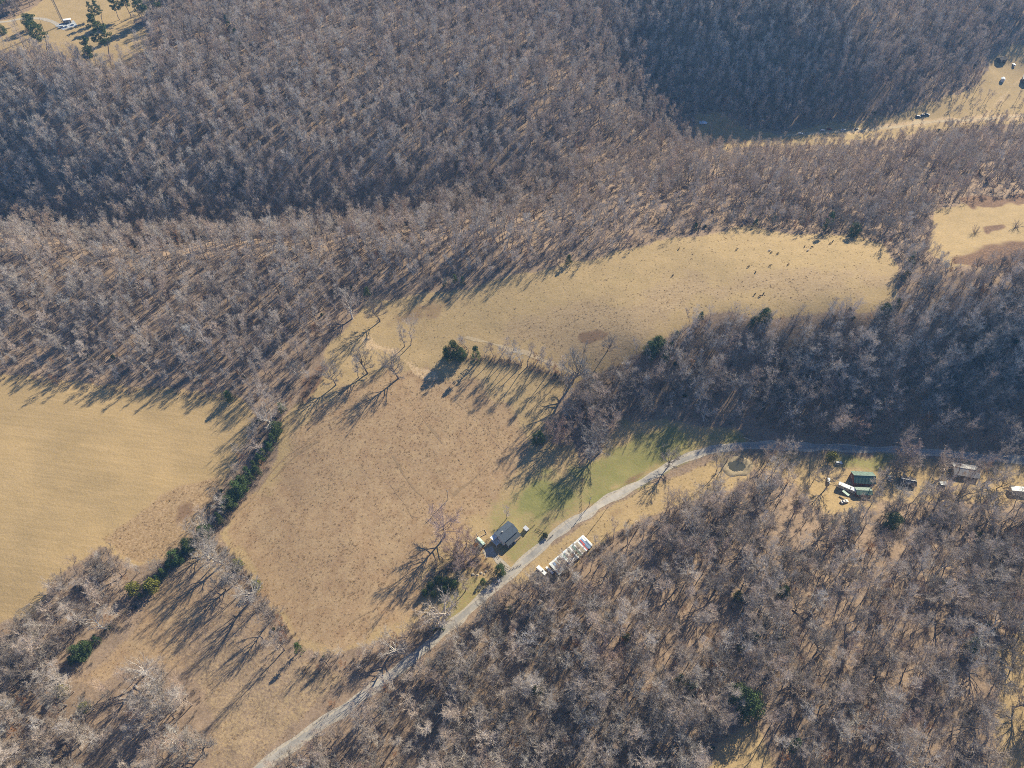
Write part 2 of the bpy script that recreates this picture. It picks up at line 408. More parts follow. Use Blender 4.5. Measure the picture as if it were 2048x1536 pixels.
# ------------------------------------------------------------------ sheets laid on the land: road, shoulders, drives, wheel tracks
def smooth_path(px, n=6):
    P = np.array([ground_at(*p)[:2] for p in px])
    out = []
    for i in range(len(P) - 1):
        p0, p1, p2, p3 = P[max(i - 1, 0)], P[i], P[i + 1], P[min(i + 2, len(P) - 1)]
        for t in np.linspace(0, 1, n, endpoint=False):
            out.append(0.5 * ((2 * p1) + (-p0 + p2) * t + (2 * p0 - 5 * p1 + 4 * p2 - p3) * t * t + (-p0 + 3 * p1 - 3 * p2 + p3) * t ** 3))
    out.append(P[-1])
    out = np.array(out)
    L = np.concatenate([[0], np.cumsum(np.hypot(*np.diff(out, axis=0).T))])
    s = np.arange(0, L[-1], 1.2)
    return np.column_stack([np.interp(s, L, out[:, 0]), np.interp(s, L, out[:, 1])])

def strip(name, path, width, lift, mat, label, rag=0.15, seed=0, cols=5, kind='structure'):
    T = np.gradient(path, axis=0); T /= np.linalg.norm(T, axis=1)[:, None] + 1e-9
    Nn = np.column_stack([-T[:, 1], T[:, 0]])
    rs = np.random.RandomState(seed)
    n = len(path)
    k = np.hanning(17); k /= k.sum() * .45
    wl, wr = (width / 2 + np.convolve(rs.randn(n + 40) * rag * 2, k, 'same')[20:20 + n] for _ in (0, 1))
    V = []
    for c_ in range(cols):
        f = c_ / (cols - 1)
        off = wl * (1 - f) * 1.0 - wr * f if False else (wl - (wl + wr) * f)
        p = path + Nn * off[:, None]
        V.append(np.column_stack([p, height(p[:, 0], p[:, 1]) + lift]))
    V = np.stack(V, 1).reshape(-1, 3)
    ii = np.arange(n * cols).reshape(n, cols)
    F = np.stack([ii[:-1, :-1], ii[:-1, 1:], ii[1:, 1:], ii[1:, :-1]], -1).reshape(-1)
    me = mesh_from(name, V, F, 4, [mat])
    o = bpy.data.objects.new(name, me); COL.objects.link(o)
    uv = me.attributes.new('across', 'FLOAT', 'POINT')
    uv.data.foreach_set('value', np.tile(np.linspace(-1, 1, cols), n).astype(np.float32))
    return tag(o, label, None, None, kind)

def road_material():
    m, N, L, b = mat_new('worn_asphalt', 0.85)
    geo = N.new('ShaderNodeNewGeometry'); P = geo.outputs['Position']
    n1, n2, n3 = noise(N, L, P, 0.06, 4), noise(N, L, P, 0.5, 5, 0.7), noise(N, L, P, 3.5, 3)
    r1 = ramp(N, [(0.3, (0.23, 0.215, 0.20)), (0.5, (0.35, 0.32, 0.285)), (0.66, (0.48, 0.425, 0.36))])
    L.new(n1.outputs['Fac'], r1.inputs['Fac'])
    r2 = ramp(N, [(0.3, (0.66, 0.66, 0.68)), (0.62, (1, 1, 1))]); L.new(n2.outputs['Fac'], r2.inputs['Fac'])
    at = N.new('ShaderNodeAttribute'); at.attribute_name = 'across'
    ab = N.new('ShaderNodeMath'); ab.operation = 'ABSOLUTE'; L.new(at.outputs['Fac'], ab.inputs[0])
    ad = N.new('ShaderNodeMath'); ad.operation = 'MULTIPLY_ADD'; L.new(n2.outputs['Fac'], ad.inputs[0]); ad.inputs[1].default_value = 0.9
    L.new(ab.outputs[0], ad.inputs[2])
    mr = N.new('ShaderNodeMapRange'); mr.inputs['From Min'].default_value, mr.inputs['From Max'].default_value = 1.15, 1.4
    L.new(ad.outputs[0], mr.inputs['Value'])
    mx = N.new('ShaderNodeMix'); mx.data_type = 'RGBA'; mx.blend_type = 'MULTIPLY'; mx.inputs[0].default_value = 0.7
    L.new(r1.outputs[0], mx.inputs[6]); L.new(r2.outputs[0], mx.inputs[7])
    m2 = N.new('ShaderNodeMix'); m2.data_type = 'RGBA'
    L.new(mr.outputs[0], m2.inputs[0]); L.new(mx.outputs[2], m2.inputs[6]); m2.inputs[7].default_value = (0.45, 0.38, 0.29, 1)
    L.new(m2.outputs[2], b.inputs['Base Color'])
    return m

ASPHALT = road_material()
GRAVEL = simple('pale_gravel', (0.40, 0.345, 0.28), 0.4, 0.9, 0.95)
DIRT = simple('bare_dirt', (0.34, 0.235, 0.145), 0.4, 0.6, 0.95)
RUT = simple('flattened_grass', (0.265, 0.18, 0.105), 0.3, 0.8, 0.95)
PALE = simple('pale_track', (0.46, 0.35, 0.215), 0.3, 0.8, 0.95)
road_path = smooth_path(ROADPX)
strip('road_shoulder', road_path, 5.2, 0.05, GRAVEL, 'pale gravel shoulder along both edges of the lane', 0.45, 1)
strip('road', road_path, 3.9, 0.09, ASPHALT, 'worn grey asphalt country lane running past the grey roofed house', 0.1, 2)
strip('driveway', smooth_path([(1024, 1150), (1008, 1133), (996, 1118), (985, 1106), (980, 1099)]), 4.6, 0.07, GRAVEL, 'pale gravel driveway from the lane to the grey roofed house', 0.4, 3)
strip('parking_pad', smooth_path([(968, 1108), (980, 1103), (992, 1098)]), 4.0, 0.10, GRAVEL, 'pale gravel parking pad beside the grey roofed house', 0.4, 4)
strip('dirt_road', smooth_path([(1560, 272), (1700, 262), (1790, 254), (1850, 245), (1950, 239), (2048, 232), (2200, 222)]), 3.6, 0.06, PALE, 'pale dirt road along the yellow valley floor', 0.5, 5)
strip('dirt_track', smooth_path([(930, 676), (985, 688), (1040, 703), (1090, 722), (1140, 742), (1160, 752)]), 2.6, 0.05, PALE, 'pale dirt farm track along the row of slim trees', 0.5, 6)
strip('gravel_lane', smooth_path([(-100, 52), (0, 44), (40, 38), (75, 37), (100, 42), (118, 50)]), 4.0, 0.06, GRAVEL, 'gravel lane leading to the lattice tower', 0.3, 7)
strip('tower_pad', smooth_path([(118, 56), (128, 52), (140, 49), (152, 46)]), 13.0, 0.10, simple('grey_gravel', (0.36, 0.37, 0.39), 0.25, 1.0), 'grey gravel pad under the lattice tower', 0.3, 8)
TRK = [[(815, 800), (852, 845), (885, 888)], [(1000, 850), (985, 905), (960, 945), (925, 975), (908, 992)], [(785, 910), (820, 965), (850, 1000), (870, 1020)],
       [(640, 860), (600, 895), (560, 925), (500, 1000), (455, 1040)], [(640, 880), (600, 905), (545, 960)], [(780, 970), (800, 1000), (830, 1040)], [(700, 1250), (790, 1190), (840, 1120)]]
for k, t in enumerate(TRK):
    strip('wheel_track', smooth_path(t), 0.6 if k != 2 else 1.0, 0.04 + 0.004 * k, RUT, 'faint brown wheel track pressed across the stubble field', 0.4, 20 + k, 3)

# ------------------------------------------------------------------ mesh builder
class MB:
    def __init__(s): s.v, s.f = [], []
    def add(s, vs, fs):
        n = len(s.v); s.v += [tuple(p) for p in vs]; s.f += [tuple(i + n for i in f) for f in fs]; return s
    def box(s, c_, d, yaw=0.0, top=1.0):
        x, y, z = d[0] / 2, d[1] / 2, d[2] / 2
        P = [(-x, -y, -z), (x, -y, -z), (x, y, -z), (-x, y, -z), (-x * top, -y * top, z), (x * top, -y * top, z), (x * top, y * top, z), (-x * top, y * top, z)]
        ca, sa = math.cos(yaw), math.sin(yaw)
        return s.add([(c_[0] + ca * a - sa * b_, c_[1] + sa * a + ca * b_, c_[2] + h) for a, b_, h in P],
                     [(3, 2, 1, 0), (4, 5, 6, 7), (0, 1, 5, 4), (1, 2, 6, 5), (2, 3, 7, 6), (3, 0, 4, 7)])
    def tube(s, P, rad, sides=6, cap=True):
        P = [Vector(p) for p in P]; n = len(s.v); rings = []
        for i, p in enumerate(P):
            d = (P[min(i + 1, len(P) - 1)] - P[max(i - 1, 0)]).normalized()
            a = d.orthogonal().normalized(); b_ = d.cross(a)
            r = rad[i] if hasattr(rad, '__len__') else rad
            for k in range(sides):
                t = 2 * math.pi * k / sides
                s.v.append(tuple(p + (a * math.cos(t) + b_ * math.sin(t)) * r))
        for i in range(len(P) - 1):
            for k in range(sides):
                s.f.append((n + i * sides + k, n + i * sides + (k + 1) % sides, n + (i + 1) * sides + (k + 1) % sides, n + (i + 1) * sides + k))
        if cap:
            s.f.append(tuple(n + k for k in reversed(range(sides)))); s.f.append(tuple(n + (len(P) - 1) * sides + k for k in range(sides)))
        return s
    def lathe(s, prof, seg=12, c_=(0, 0, 0)):
        n = len(s.v)
        for r, z in prof:
            for k in range(seg):
                t = 2 * math.pi * k / seg
                s.v.append((c_[0] + r * math.cos(t), c_[1] + r * math.sin(t), c_[2] + z))
        for i in range(len(prof) - 1):
            for k in range(seg):
                s.f.append((n + i * seg + k, n + i * seg + (k + 1) % seg, n + (i + 1) * seg + (k + 1) % seg, n + (i + 1) * seg + k))
        s.f.append(tuple(n + k for k in reversed(range(seg)))); s.f.append(tuple(n + (len(prof) - 1) * seg + k for k in range(seg)))
        return s
    def mesh(s, name, mat, smooth=False):
        me = bpy.data.meshes.new(name); me.from_pydata(s.v, [], s.f)
        for m in (mat if isinstance(mat, list) else [mat]): me.materials.append(m)
        if smooth: me.polygons.foreach_set('use_smooth', np.full(len(me.polygons), True))
        me.update(); return me
    def build(s, name, mat, parent=None, smooth=False):
        o = bpy.data.objects.new(name, s.mesh(name, mat, smooth)); COL.objects.link(o); o.parent = parent; return o

def empty(name, loc, yaw=0.0, sc=1.0):
    o = bpy.data.objects.new(name, None); COL.objects.link(o)
    o.location, o.rotation_euler = loc, (0, 0, yaw)
    o.scale = (sc, sc, sc) if not hasattr(sc, '__len__') else sc
    o.empty_display_size = 0.5
    return o

def child(name, me, parent):
    o = bpy.data.objects.new(name, me); COL.objects.link(o); o.parent = parent; return o

# ------------------------------------------------------------------ bark and leaves
def bark(name, base, spread=0.25, warm=(1.08, 0.97, 0.9), cool=(0.97, 1.0, 1.02)):
    m, N, L, b = mat_new(name, 0.9)
    oi = N.new('ShaderNodeObjectInfo')
    tc = N.new('ShaderNodeTexCoord')
    n = noise(N, L, tc.outputs['Object'], 0.6, 3)
    lo, hi = tuple(x * (1 - spread) for x in base), tuple(x * (1 + spread) for x in base)
    r = ramp(N, [(0.3, lo), (0.7, hi)]); L.new(n.outputs['Fac'], r.inputs['Fac'])
    t = ramp(N, [(0.0, tuple(0.75 * w for w in warm)), (0.4, (1, 1, 1)), (0.75, tuple(1.05 * w for w in warm)), (1.0, tuple(1.12 * w for w in cool))]); L.new(oi.outputs['Random'], t.inputs['Fac'])
    mx = N.new('ShaderNodeMix'); mx.data_type = 'RGBA'; mx.blend_type = 'MULTIPLY'; mx.inputs[0].default_value = 1
    L.new(r.outputs[0], mx.inputs[6]); L.new(t.outputs[0], mx.inputs[7]); L.new(mx.outputs[2], b.inputs['Base Color'])
    return m

def leafm(name, base, spread=0.35):
    m = bark(name, base, spread, (1.15, 1.05, 0.8), (0.85, 1.0, 1.0))
    b = m.node_tree.nodes['Principled BSDF']
    b.inputs['Roughness'].default_value = 0.7
    return m

BK = {'grey': bark('grey_bark', (0.27, 0.235, 0.21)), 'brown': bark('brown_bark', (0.235, 0.185, 0.155)), 'pale': bark('pale_bark', (0.50, 0.46, 0.41), 0.2),
      'red': bark('ruddy_bark', (0.27, 0.21, 0.185)), 'dark': bark('dark_bark', (0.17, 0.14, 0.12)), 'silver': bark('silver_bark', (0.36, 0.335, 0.31), 0.2)}
TW = {'grey': bark('grey_twigs', (0.50, 0.435, 0.37)), 'brown': bark('brown_twigs', (0.42, 0.345, 0.285)), 'pale': bark('pale_twigs', (0.43, 0.39, 0.345), 0.2),
      'red': bark('red_twigs', (0.40, 0.305, 0.265)), 'dark': bark('dark_twigs', (0.25, 0.21, 0.165)), 'ash': bark('ash_twigs', (0.31, 0.275, 0.24)), 'silver': bark('silver_twigs', (0.53, 0.47, 0.41), 0.2)}
CEDAR = leafm('cedar_foliage', (0.075, 0.11, 0.036)); CEDARY = leafm('yellow_cedar_foliage', (0.16, 0.165, 0.035)); PINE = leafm('pine_needles', (0.11, 0.14, 0.05))
OAKLEAF = leafm('dry_oak_leaves', (0.34, 0.17, 0.085)); VINE = leafm('evergreen_vine', (0.05, 0.065, 0.025))

# ------------------------------------------------------------------ bare trees: trunk > limbs > branches > twigs
def unit(v): return v / (np.linalg.norm(v) + 1e-9)

class Wood:
    def __init__(s): s.v, s.f, s.n = [], [], 0
    def tube(s, P, rad, sides):
        P = np.asarray(P, float); m = len(P)
        d = unit(P[-1] - P[0]); a = unit(np.cross(d, (0.3, 0.5, 0.81) if abs(d[2]) > 0.9 else (0, 0, 1))); b = np.cross(d, a)
        t = np.arange(sides) * 2 * np.pi / sides
        ring = np.cos(t)[:, None] * a + np.sin(t)[:, None] * b
        s.v.append((P[:, None, :] + ring[None] * np.asarray(rad)[:, None, None]).reshape(-1, 3))
        i = s.n + np.arange(m * sides).reshape(m, sides); j = np.roll(i, -1, 1)
        q = np.stack([i[:-1], j[:-1], j[1:], i[:-1], j[1:], i[1:]], -1).reshape(-1, 3)
        s.f.append(q); s.n += m * sides
    def tris(s, T):
        T = np.asarray(T).reshape(-1, 3); s.v.append(T); s.f.append(s.n + np.arange(len(T)).reshape(-1, 3)); s.n += len(T)
    def data(s): return np.concatenate(s.v), np.concatenate(s.f)

def limb_curve(p, d, L, up, rng, seg):
    P = [p]; d = unit(d)
    for _ in range(seg):
        d = unit(d + np.array([rng.normal(0, .13), rng.normal(0, .13), up + rng.normal(0, .08)]))
        P.append(P[-1] + d * L / seg)
    return np.array(P)

def bare_tree(seed, H, cb, spread, nl=14, fork=False, stems=1, twig=1.0, lean=0.03, width=1.0):
    """returns trunk and crown geometry; cb = height share where the crown begins, spread = crown radius in metres"""
    rng = np.random.RandomState(seed)
    trunk, crown = Wood(), Wood()
    sec, ter, twigs = [], [], []
    for st in range(stems):
        off = np.array([rng.normal(0, .35), rng.normal(0, .35), 0]) if stems > 1 else np.zeros(3)
        d0 = np.array([rng.normal(0, lean + .1 * (stems > 1)), rng.normal(0, lean + .1 * (stems > 1)), 1.0])
        top = H * (0.62 if fork else 0.93) * (1 if st == 0 else rng.uniform(.75, .95))
        T = limb_curve(off + np.array([0, 0, -0.6]), d0, top + 0.6, 0.02, rng, 9)
        T[1:, :2] += np.cumsum(rng.normal(0, 0.06, (9, 2)), 0)
        r0 = H * (0.021 if fork else 0.0145) * width / math.sqrt(stems)
        rad = r0 * (1.25 - np.linspace(0, 1, 10)) ** 0.9; rad[0] *= 1.35; rad = np.maximum(rad, 0.035)
        trunk.tube(T, rad, 7)
        n_l = int(nl / stems) + (1 if stems > 1 else 0)
        az = rng.uniform(0, 6.28)
        for k in range(n_l):
            f = (k + rng.uniform(0, .9)) / n_l
            h = cb + (1 - cb) * f if not fork else cb * .75 + (0.6 - cb * .75) * f
            s_ = np.clip(h * H / top, 0.05, 0.995) * 9
            i = int(min(s_, 8.99)); p = T[i] * (1 - s_ + i) + T[i + 1] * (s_ - i)
            az += 2.4 + rng.normal(0, .35)
            el = R(22 + 48 * f + rng.normal(0, 8)) if not fork else R(14 + 50 * f + rng.normal(0, 8))
            shape = (0.55 + 0.9 * f) * (1.0 - 0.62 * max(0, f - 0.45) / 0.55) if not fork else 1.0
            L = spread * rng.uniform(.8, 1.15) * shape / max(math.cos(el), 0.45)
            if fork: L = min(L, (H - p[2]) / max(math.sin(el), .3) * 1.05)
            C = limb_curve(p, np.array([math.cos(az) * math.cos(el), math.sin(az) * math.cos(el), math.sin(el)]), L, 0.07 if fork else 0.10, rng, 5)
            rr = max(0.05, r0 * (0.42 if not fork else 0.55) * (1 - .4 * f)) * np.array([1, .82, .64, .48, .33, .18])
            (trunk if fork else crown).tube(C, rr, 4)
            for q in range(7):
                g = rng.uniform(.28, 1.0) * 5; i = int(min(g, 4.99))
                pp = C[i] * (1 - g + i) + C[i + 1] * (g - i)
                dd = unit(C[i + 1] - C[i]) + rng.normal(0, .52, 3) + np.array([0, 0, .18])
                S = limb_curve(pp, dd, L * rng.uniform(.28, .52) * (1.15 - .1 * g), .10, rng, 3)
                crown.tube(S, np.maximum(rr[2] * np.array([.62, .48, .34, .16]), .022), 3)
                for w in range(6):
                    g2 = rng.uniform(.2, 1.0) * 3; i2 = int(min(g2, 2.99))
                    p3 = S[i2] * (1 - g2 + i2) + S[i2 + 1] * (g2 - i2)
                    d3 = unit(unit(S[i2 + 1] - S[i2]) + rng.normal(0, .6, 3) + np.array([0, 0, .2]))
                    l3 = rng.uniform(.7, 1.7) * (H / 18) ** .5
                    ter.append((p3, d3, l3))
    ter_p = np.array([t[0] for t in ter]); ter_d = np.array([t[1] for t in ter]); ter_l = np.array([t[2] for t in ter])
    def blades(p, d, l, w):
        side = np.cross(d, rng.normal(0, 1, d.shape)); side /= np.linalg.norm(side, axis=1)[:, None] + 1e-9
        crown.tris(np.stack([p - side * w[:, None], p + side * w[:, None], p + d * l[:, None]], 1))
    blades(ter_p, ter_d, ter_l, np.full(len(ter), .030))
    wf = 1.55 if fork else 1.0
    nt = max(1, int(round(5 * twig)))
    p = np.repeat(ter_p, nt, 0); d = np.repeat(ter_d, nt, 0); l = np.repeat(ter_l, nt)
    p = p + d * (l * rng.uniform(.15, 1, len(l)))[:, None]
    d2 = d + rng.normal(0, .55, d.shape) + np.array([0, 0, .12]); d2 /= np.linalg.norm(d2, axis=1)[:, None]
    blades(p, d2, l * rng.uniform(.4, .85, len(l)), np.full(len(l), .0165 * wf))
    return trunk.data(), crown.data()

def leaf_cloud(centers, radii, per, size, rng, flat=0.6):
    """leafy clumps: small two-sided faces spread through each clump"""
    T = []
    for c0, r in zip(centers, radii):
        n = max(3, int(per * r * r))
        u = rng.normal(0, 1, (n, 3)); u /= np.linalg.norm(u, axis=1)[:, None]
        u *= (rng.uniform(.35, 1, n) ** .5)[:, None] * r
        u[:, 2] *= flat
        p = c0 + u
        a = rng.normal(0, 1, (n, 3)); a /= np.linalg.norm(a, axis=1)[:, None]
        b = np.cross(a, rng.normal(0, 1, (n, 3))); b /= np.linalg.norm(b, axis=1)[:, None]
        s_ = size * rng.uniform(.6, 1.4, n)[:, None]
        T.append(np.stack([p - a * s_, p + a * s_ + b * s_ * .4, p + b * s_ * 1.3], 1))
    return np.concatenate(T)

def cedar(seed, H, rad, multi=False):
    rng = np.random.RandomState(seed); tr, cr = Wood(), Wood()
    T = limb_curve(np.array([0, 0, -.4]), np.array([0, 0, 1.0]), H * .9 + .4, 0, rng, 5)
    tr.tube(T, np.linspace(.16, .03, 6) * H / 7, 6)
    cs, rs = [], []
    n = int(34 * (rad / 2) + 12)
    for k in range(n):
        f = rng.uniform(.04, 1) ** .85
        a = rng.uniform(0, 6.28)
        prof = (1 - f) ** .7 * .95 + .1 if not multi else math.sqrt(max(.05, 1 - (2 * f - .8) ** 2 / 1.6))
        rr = rad * prof * rng.uniform(.45, 1.0)
        cs.append(np.array([math.cos(a) * rr, math.sin(a) * rr, f * H])); rs.append(rad * rng.uniform(.22, .42))
        tr.tube([np.array([0, 0, max(f * H - .5, .1)]), cs[-1]], [.035, .012], 3)
    cr.tris(leaf_cloud(cs, rs, 75, .18, rng, .9))
    return tr.data(), cr.data()

def pine(seed, H, rad):
    rng = np.random.RandomState(seed); tr, cr = Wood(), Wood()
    T = limb_curve(np.array([0, 0, -.5]), np.array([0.03, 0, 1.0]), H * .97, 0, rng, 7)
    tr.tube(T, np.linspace(.30, .05, 8) * H / 20, 7)
    cs, rs = [], []
    for k in range(52):
        f = rng.uniform(.38, 1.0); a = rng.uniform(0, 6.28)
        rr = rad * (1.15 - f) ** .5 * rng.uniform(.3, 1.25)
        c0 = np.array([math.cos(a) * rr, math.sin(a) * rr, f * H + rr * .15])
        cs.append(c0); rs.append(rng.uniform(.7, 1.5))
        tr.tube([np.array([0, 0, f * H - .6]), c0], [.07, .02], 3)
    cr.tris(leaf_cloud(cs, rs, 110, .22, rng, .65))
    return tr.data(), cr.data()

def shrub(seed, H, rad, n=26, leaves=False):
    rng = np.random.RandomState(seed); tr, cr = Wood(), Wood()
    tip = []
    for k in range(n):
        a, e = rng.uniform(0, 6.28), R(rng.uniform(35, 85))
        C = limb_curve(np.array([rng.normal(0, .2), rng.normal(0, .2), -.1]), np.array([math.cos(a) * math.cos(e), math.sin(a) * math.cos(e), math.sin(e)]), H * rng.uniform(.6, 1.1), .05, rng, 3)
        tr.tube(C, [.03, .022, .016, .008], 3); tip.append(C)
    P, D = [], []
    for C in tip:
        for k in range(10):
            g = rng.uniform(.3, 3); i = int(min(g, 2.99)); P.append(C[i] * (1 - g + i) + C[i + 1] * (g - i)); D.append(unit(unit(C[i + 1] - C[i]) + rng.normal(0, .6, 3)))
    P, D = np.array(P), np.array(D); l = rng.uniform(.3, .9, len(P)) * H / 3
    sd_ = np.cross(D, rng.normal(0, 1, D.shape)); sd_ /= np.linalg.norm(sd_, axis=1)[:, None]
    cr.tris(np.stack([P - sd_ * .022, P + sd_ * .022, P + D * l[:, None]], 1))
    if leaves: cr.tris(leaf_cloud(P[::6], np.full(len(P[::6]), .35), 45, .10, rng, 1))
    return tr.data(), cr.data()

KINDS = {}
HID = bpy.data.collections.new('tree_shapes')        # shapes that the far woods repeat; not linked to the scene
def kind(name, geo, mt, mc):
    (tv, tf), (cv, cf) = geo
    tme = mesh_from(name + '_trunk', tv, tf.ravel(), 3, [mt], True)
    cme = mesh_from(name + '_crown', cv, cf.ravel(), 3, [mc], False)
    jme = mesh_from(name, np.concatenate([tv, cv]), np.concatenate([tf, cf + len(tv)]).ravel(), 3, [mt, mc], False,
                    np.concatenate([np.zeros(len(tf)), np.ones(len(cf))]))
    o = bpy.data.objects.new('%02d_%s' % (len(KINDS), name), jme); HID.objects.link(o)
    KINDS[name] = dict(i=len(KINDS), t=tme, c=cme)

kind('tall0', bare_tree(11, 20, .48, 3.6, 14), BK['grey'], TW['grey'])
kind('tall1', bare_tree(12, 21, .52, 3.2, 13), BK['brown'], TW['brown'])
kind('tall2', bare_tree(13, 19, .42, 3.9, 15), BK['grey'], TW['silver'])
kind('tall3', bare_tree(14, 22, .55, 3.4, 13), BK['dark'], TW['grey'])
kind('round0', bare_tree(21, 17, .32, 4.6, 16), BK['grey'], TW['grey'])
kind('round1', bare_tree(22, 16, .30, 5.0, 17), BK['brown'], TW['brown'])
kind('round2', bare_tree(23, 18, .35, 4.4, 15, stems=2), BK['silver'], TW['silver'])
kind('spread0', bare_tree(31, 16, .3, 6.4, 16, fork=True, twig=2.0), BK['dark'], TW['ash'])
kind('spread1', bare_tree(32, 17, .3, 7.0, 18, fork=True, width=1.2, twig=2.0), BK['dark'], TW['ash'])
kind('pale0', bare_tree(41, 18, .28, 6.4, 16, fork=True, twig=1.0, width=1.25), BK['pale'], TW['pale'])
kind('red0', bare_tree(51, 14, .25, 5.8, 18, fork=True, twig=1.8), BK['red'], TW['red'])
kind('slim0', bare_tree(61, 11, .3, 2.0, 10, twig=.8), BK['dark'], TW['grey'])
kind('oak0', (lambda g: (g[0], (np.concatenate([g[1][0], leaf_cloud(g[1][0][::90], np.full(len(g[1][0][::90]), .5), 14, .13, np.random.RandomState(5)).reshape(-1, 3)]),
     np.concatenate([g[1][1], len(g[1][0]) + np.arange(len(leaf_cloud(g[1][0][::90], np.full(len(g[1][0][::90]), .5), 14, .13, np.random.RandomState(5))) * 3).reshape(-1, 3)]))))(bare_tree(71, 9, .2, 2.8, 9, twig=.5)), BK['brown'], OAKLEAF)
kind('shrub0', shrub(81, 2.6, 1.5), BK['dark'], TW['dark'])
kind('shrub1', shrub(82, 3.4, 1.8, 30), BK['brown'], TW['brown'])
kind('cedar0', cedar(91, 7.5, 1.7), BK['dark'], CEDAR)
kind('cedar1', cedar(92, 6.0, 2.0), BK['dark'], CEDAR)
kind('cedar2', cedar(93, 4.0, 2.2, True), BK['dark'], CEDARY)
kind('cedar3', cedar(95, 8.5, 3.2, True), BK['dark'], CEDAR)
kind('pine0', pine(94, 20, 4.2), BK['brown'], PINE)
kind('holly0', cedar(96, 2.2, 1.6, True), BK['dark'], VINE)

def plant(kd, loc, yaw, sc, name, label, cat='tree', group=None):
    """one tree of its own: an Empty at its foot with trunk and crown"""
    t = empty(name, loc, yaw, sc)
    child('trunk', KINDS[kd]['t'], t); child('crown', KINDS[kd]['c'], t)
    return tag(t, label, cat, group)

def scatter(name, label, xyz, rot, scl, ids, kinds):
    """uncountable growth as one object: its points repeat the shapes"""
    me = bpy.data.meshes.new(name)
    me.vertices.add(len(xyz)); me.vertices.foreach_set('co', np.asarray(xyz, np.float32).ravel())
    for nm, tp, arr, key in (('turn', 'FLOAT_VECTOR', rot, 'vector'), ('size', 'FLOAT_VECTOR', scl, 'vector'), ('shape', 'INT', ids, 'value')):
        at = me.attributes.new(nm, tp, 'POINT'); at.data.foreach_set(key, np.asarray(arr, np.int32 if tp == 'INT' else np.float32).ravel())
    o = bpy.data.objects.new(name, me); COL.objects.link(o)
    ng = bpy.data.node_groups.new(name, 'GeometryNodeTree')
    ng.interface.new_socket('Geometry', in_out='INPUT', socket_type='NodeSocketGeometry')
    ng.interface.new_socket('Geometry', in_out='OUTPUT', socket_type='NodeSocketGeometry')
    N, L = ng.nodes, ng.links
    gi, go = N.new('NodeGroupInput'), N.new('NodeGroupOutput')
    ci = N.new('GeometryNodeCollectionInfo'); ci.inputs['Collection'].default_value = kinds
    ci.inputs['Separate Children'].default_value = True; ci.inputs['Reset Children'].default_value = True
    ip = N.new('GeometryNodeInstanceOnPoints'); ip.inputs['Pick Instance'].default_value = True
    def attr(nm, dt):
        a = N.new('GeometryNodeInputNamedAttribute'); a.data_type = dt; a.inputs['Name'].default_value = nm
        return next(s for s in a.outputs if s.enabled and s.name == 'Attribute')
    e2r = N.new('FunctionNodeEulerToRotation')
    L.new(attr('turn', 'FLOAT_VECTOR'), e2r.inputs[0])
    L.new(gi.outputs[0], ip.inputs['Points']); L.new(ci.outputs[0], ip.inputs['Instance'])
    L.new(attr('shape', 'INT'), ip.inputs['Instance Index']); L.new(e2r.outputs[0], ip.inputs['Rotation']); L.new(attr('size', 'FLOAT_VECTOR'), ip.inputs['Scale'])
    L.new(ip.outputs[0], go.inputs[0])
    md = o.modifiers.new('growth', 'NODES'); md.node_group = ng
    return tag(o, label, None, None, 'stuff')

# ------------------------------------------------------------------ where the woods stand
rng = np.random.RandomState(2024)
SP_ = 5.0
jx, jy = np.meshgrid(np.arange(-640, 790, SP_), np.arange(25, 930, SP_), indexing='ij')
TX = (jx + rng.uniform(-.46, .46, jx.shape) * SP_).ravel(); TY = (jy + rng.uniform(-.46, .46, jy.shape) * SP_).ravel()
TZ = height(TX, TY); TU, TV, TD = project(TX, TY, TZ)
keep = (TU > -170) & (TU < 2230) & (TV > -160) & (TV < 1720)
TX, TY, TZ, TU, TV, TD = (a[keep] for a in (TX, TY, TZ, TU, TV, TD))
free = np.ones(len(TX), bool)
for P in OPEN: free &= signed(TU, TV, TD, P) < -1.0
free &= seg_dist(TU, TV, ROADPX) * TD / FPX > 6.0
free &= ~inside(TU, TV, [(1080,1120),(1170,1058),(1200,1092),(1112,1160),(1072,1150)])      # the long shed
free &= ~((seg_dist(TU, TV, [(560,835),(545,885),(500,960),(440,1045),(345,1120),(250,1225),(140,1325)]) < 26) & (TV > 838))   # the cedar hedgerow
free &= ~inside(TU, TV, [(1440,905),(1500,905),(1505,955),(1440,955)])                       # the pond
dens = 0.80 + 0.22 * vnoise(TX, TY, 26, 31) + 0.12 * vnoise(TX, TY, 11, 32)
dens = np.where(inside(TU, TV, [(-200,480),(300,500),(700,520),(740,600),(640,720),(480,790),(-200,740)]), dens - .12, dens)
dens = np.where(inside(TU, TV, [(1200,1060),(1600,1010),(2100,1000),(2100,1560),(1600,1560),(1300,1300)]), dens - .10, dens)
dens = np.where(inside(TU, TV, [(1540,1000),(1660,1010),(1640,1090),(1560,1090)]), dens - .25, dens)
dens = np.where(inside(TU, TV, [(1900,260),(2100,250),(2100,380),(1600,400),(1560,300)]), dens - .05, dens)
thick = inside(TU, TV, [(1240,835),(1270,700),(1380,610),(1800,610),(2230,570),(2230,820),(1700,815),(1500,810)]) | inside(TU, TV, [(1050,-160),(1300,110),(1420,210),(1560,250),(1750,225),(1900,150),(2000,60),(2000,-160)]) | inside(TU, TV, [(-170,330),(500,320),(1000,350),(1150,300),(1180,380),(1000,450),(500,455),(-170,440)])
dens = np.where(inside(TU, TV, [(1480,845),(1700,835),(2230,840),(2230,940),(1480,900)]), dens - .33, dens)
dens = np.where(inside(TU, TV, VALLEY), .20, dens); dens = np.where(inside(TU, TV, GLADE2), .28, dens)
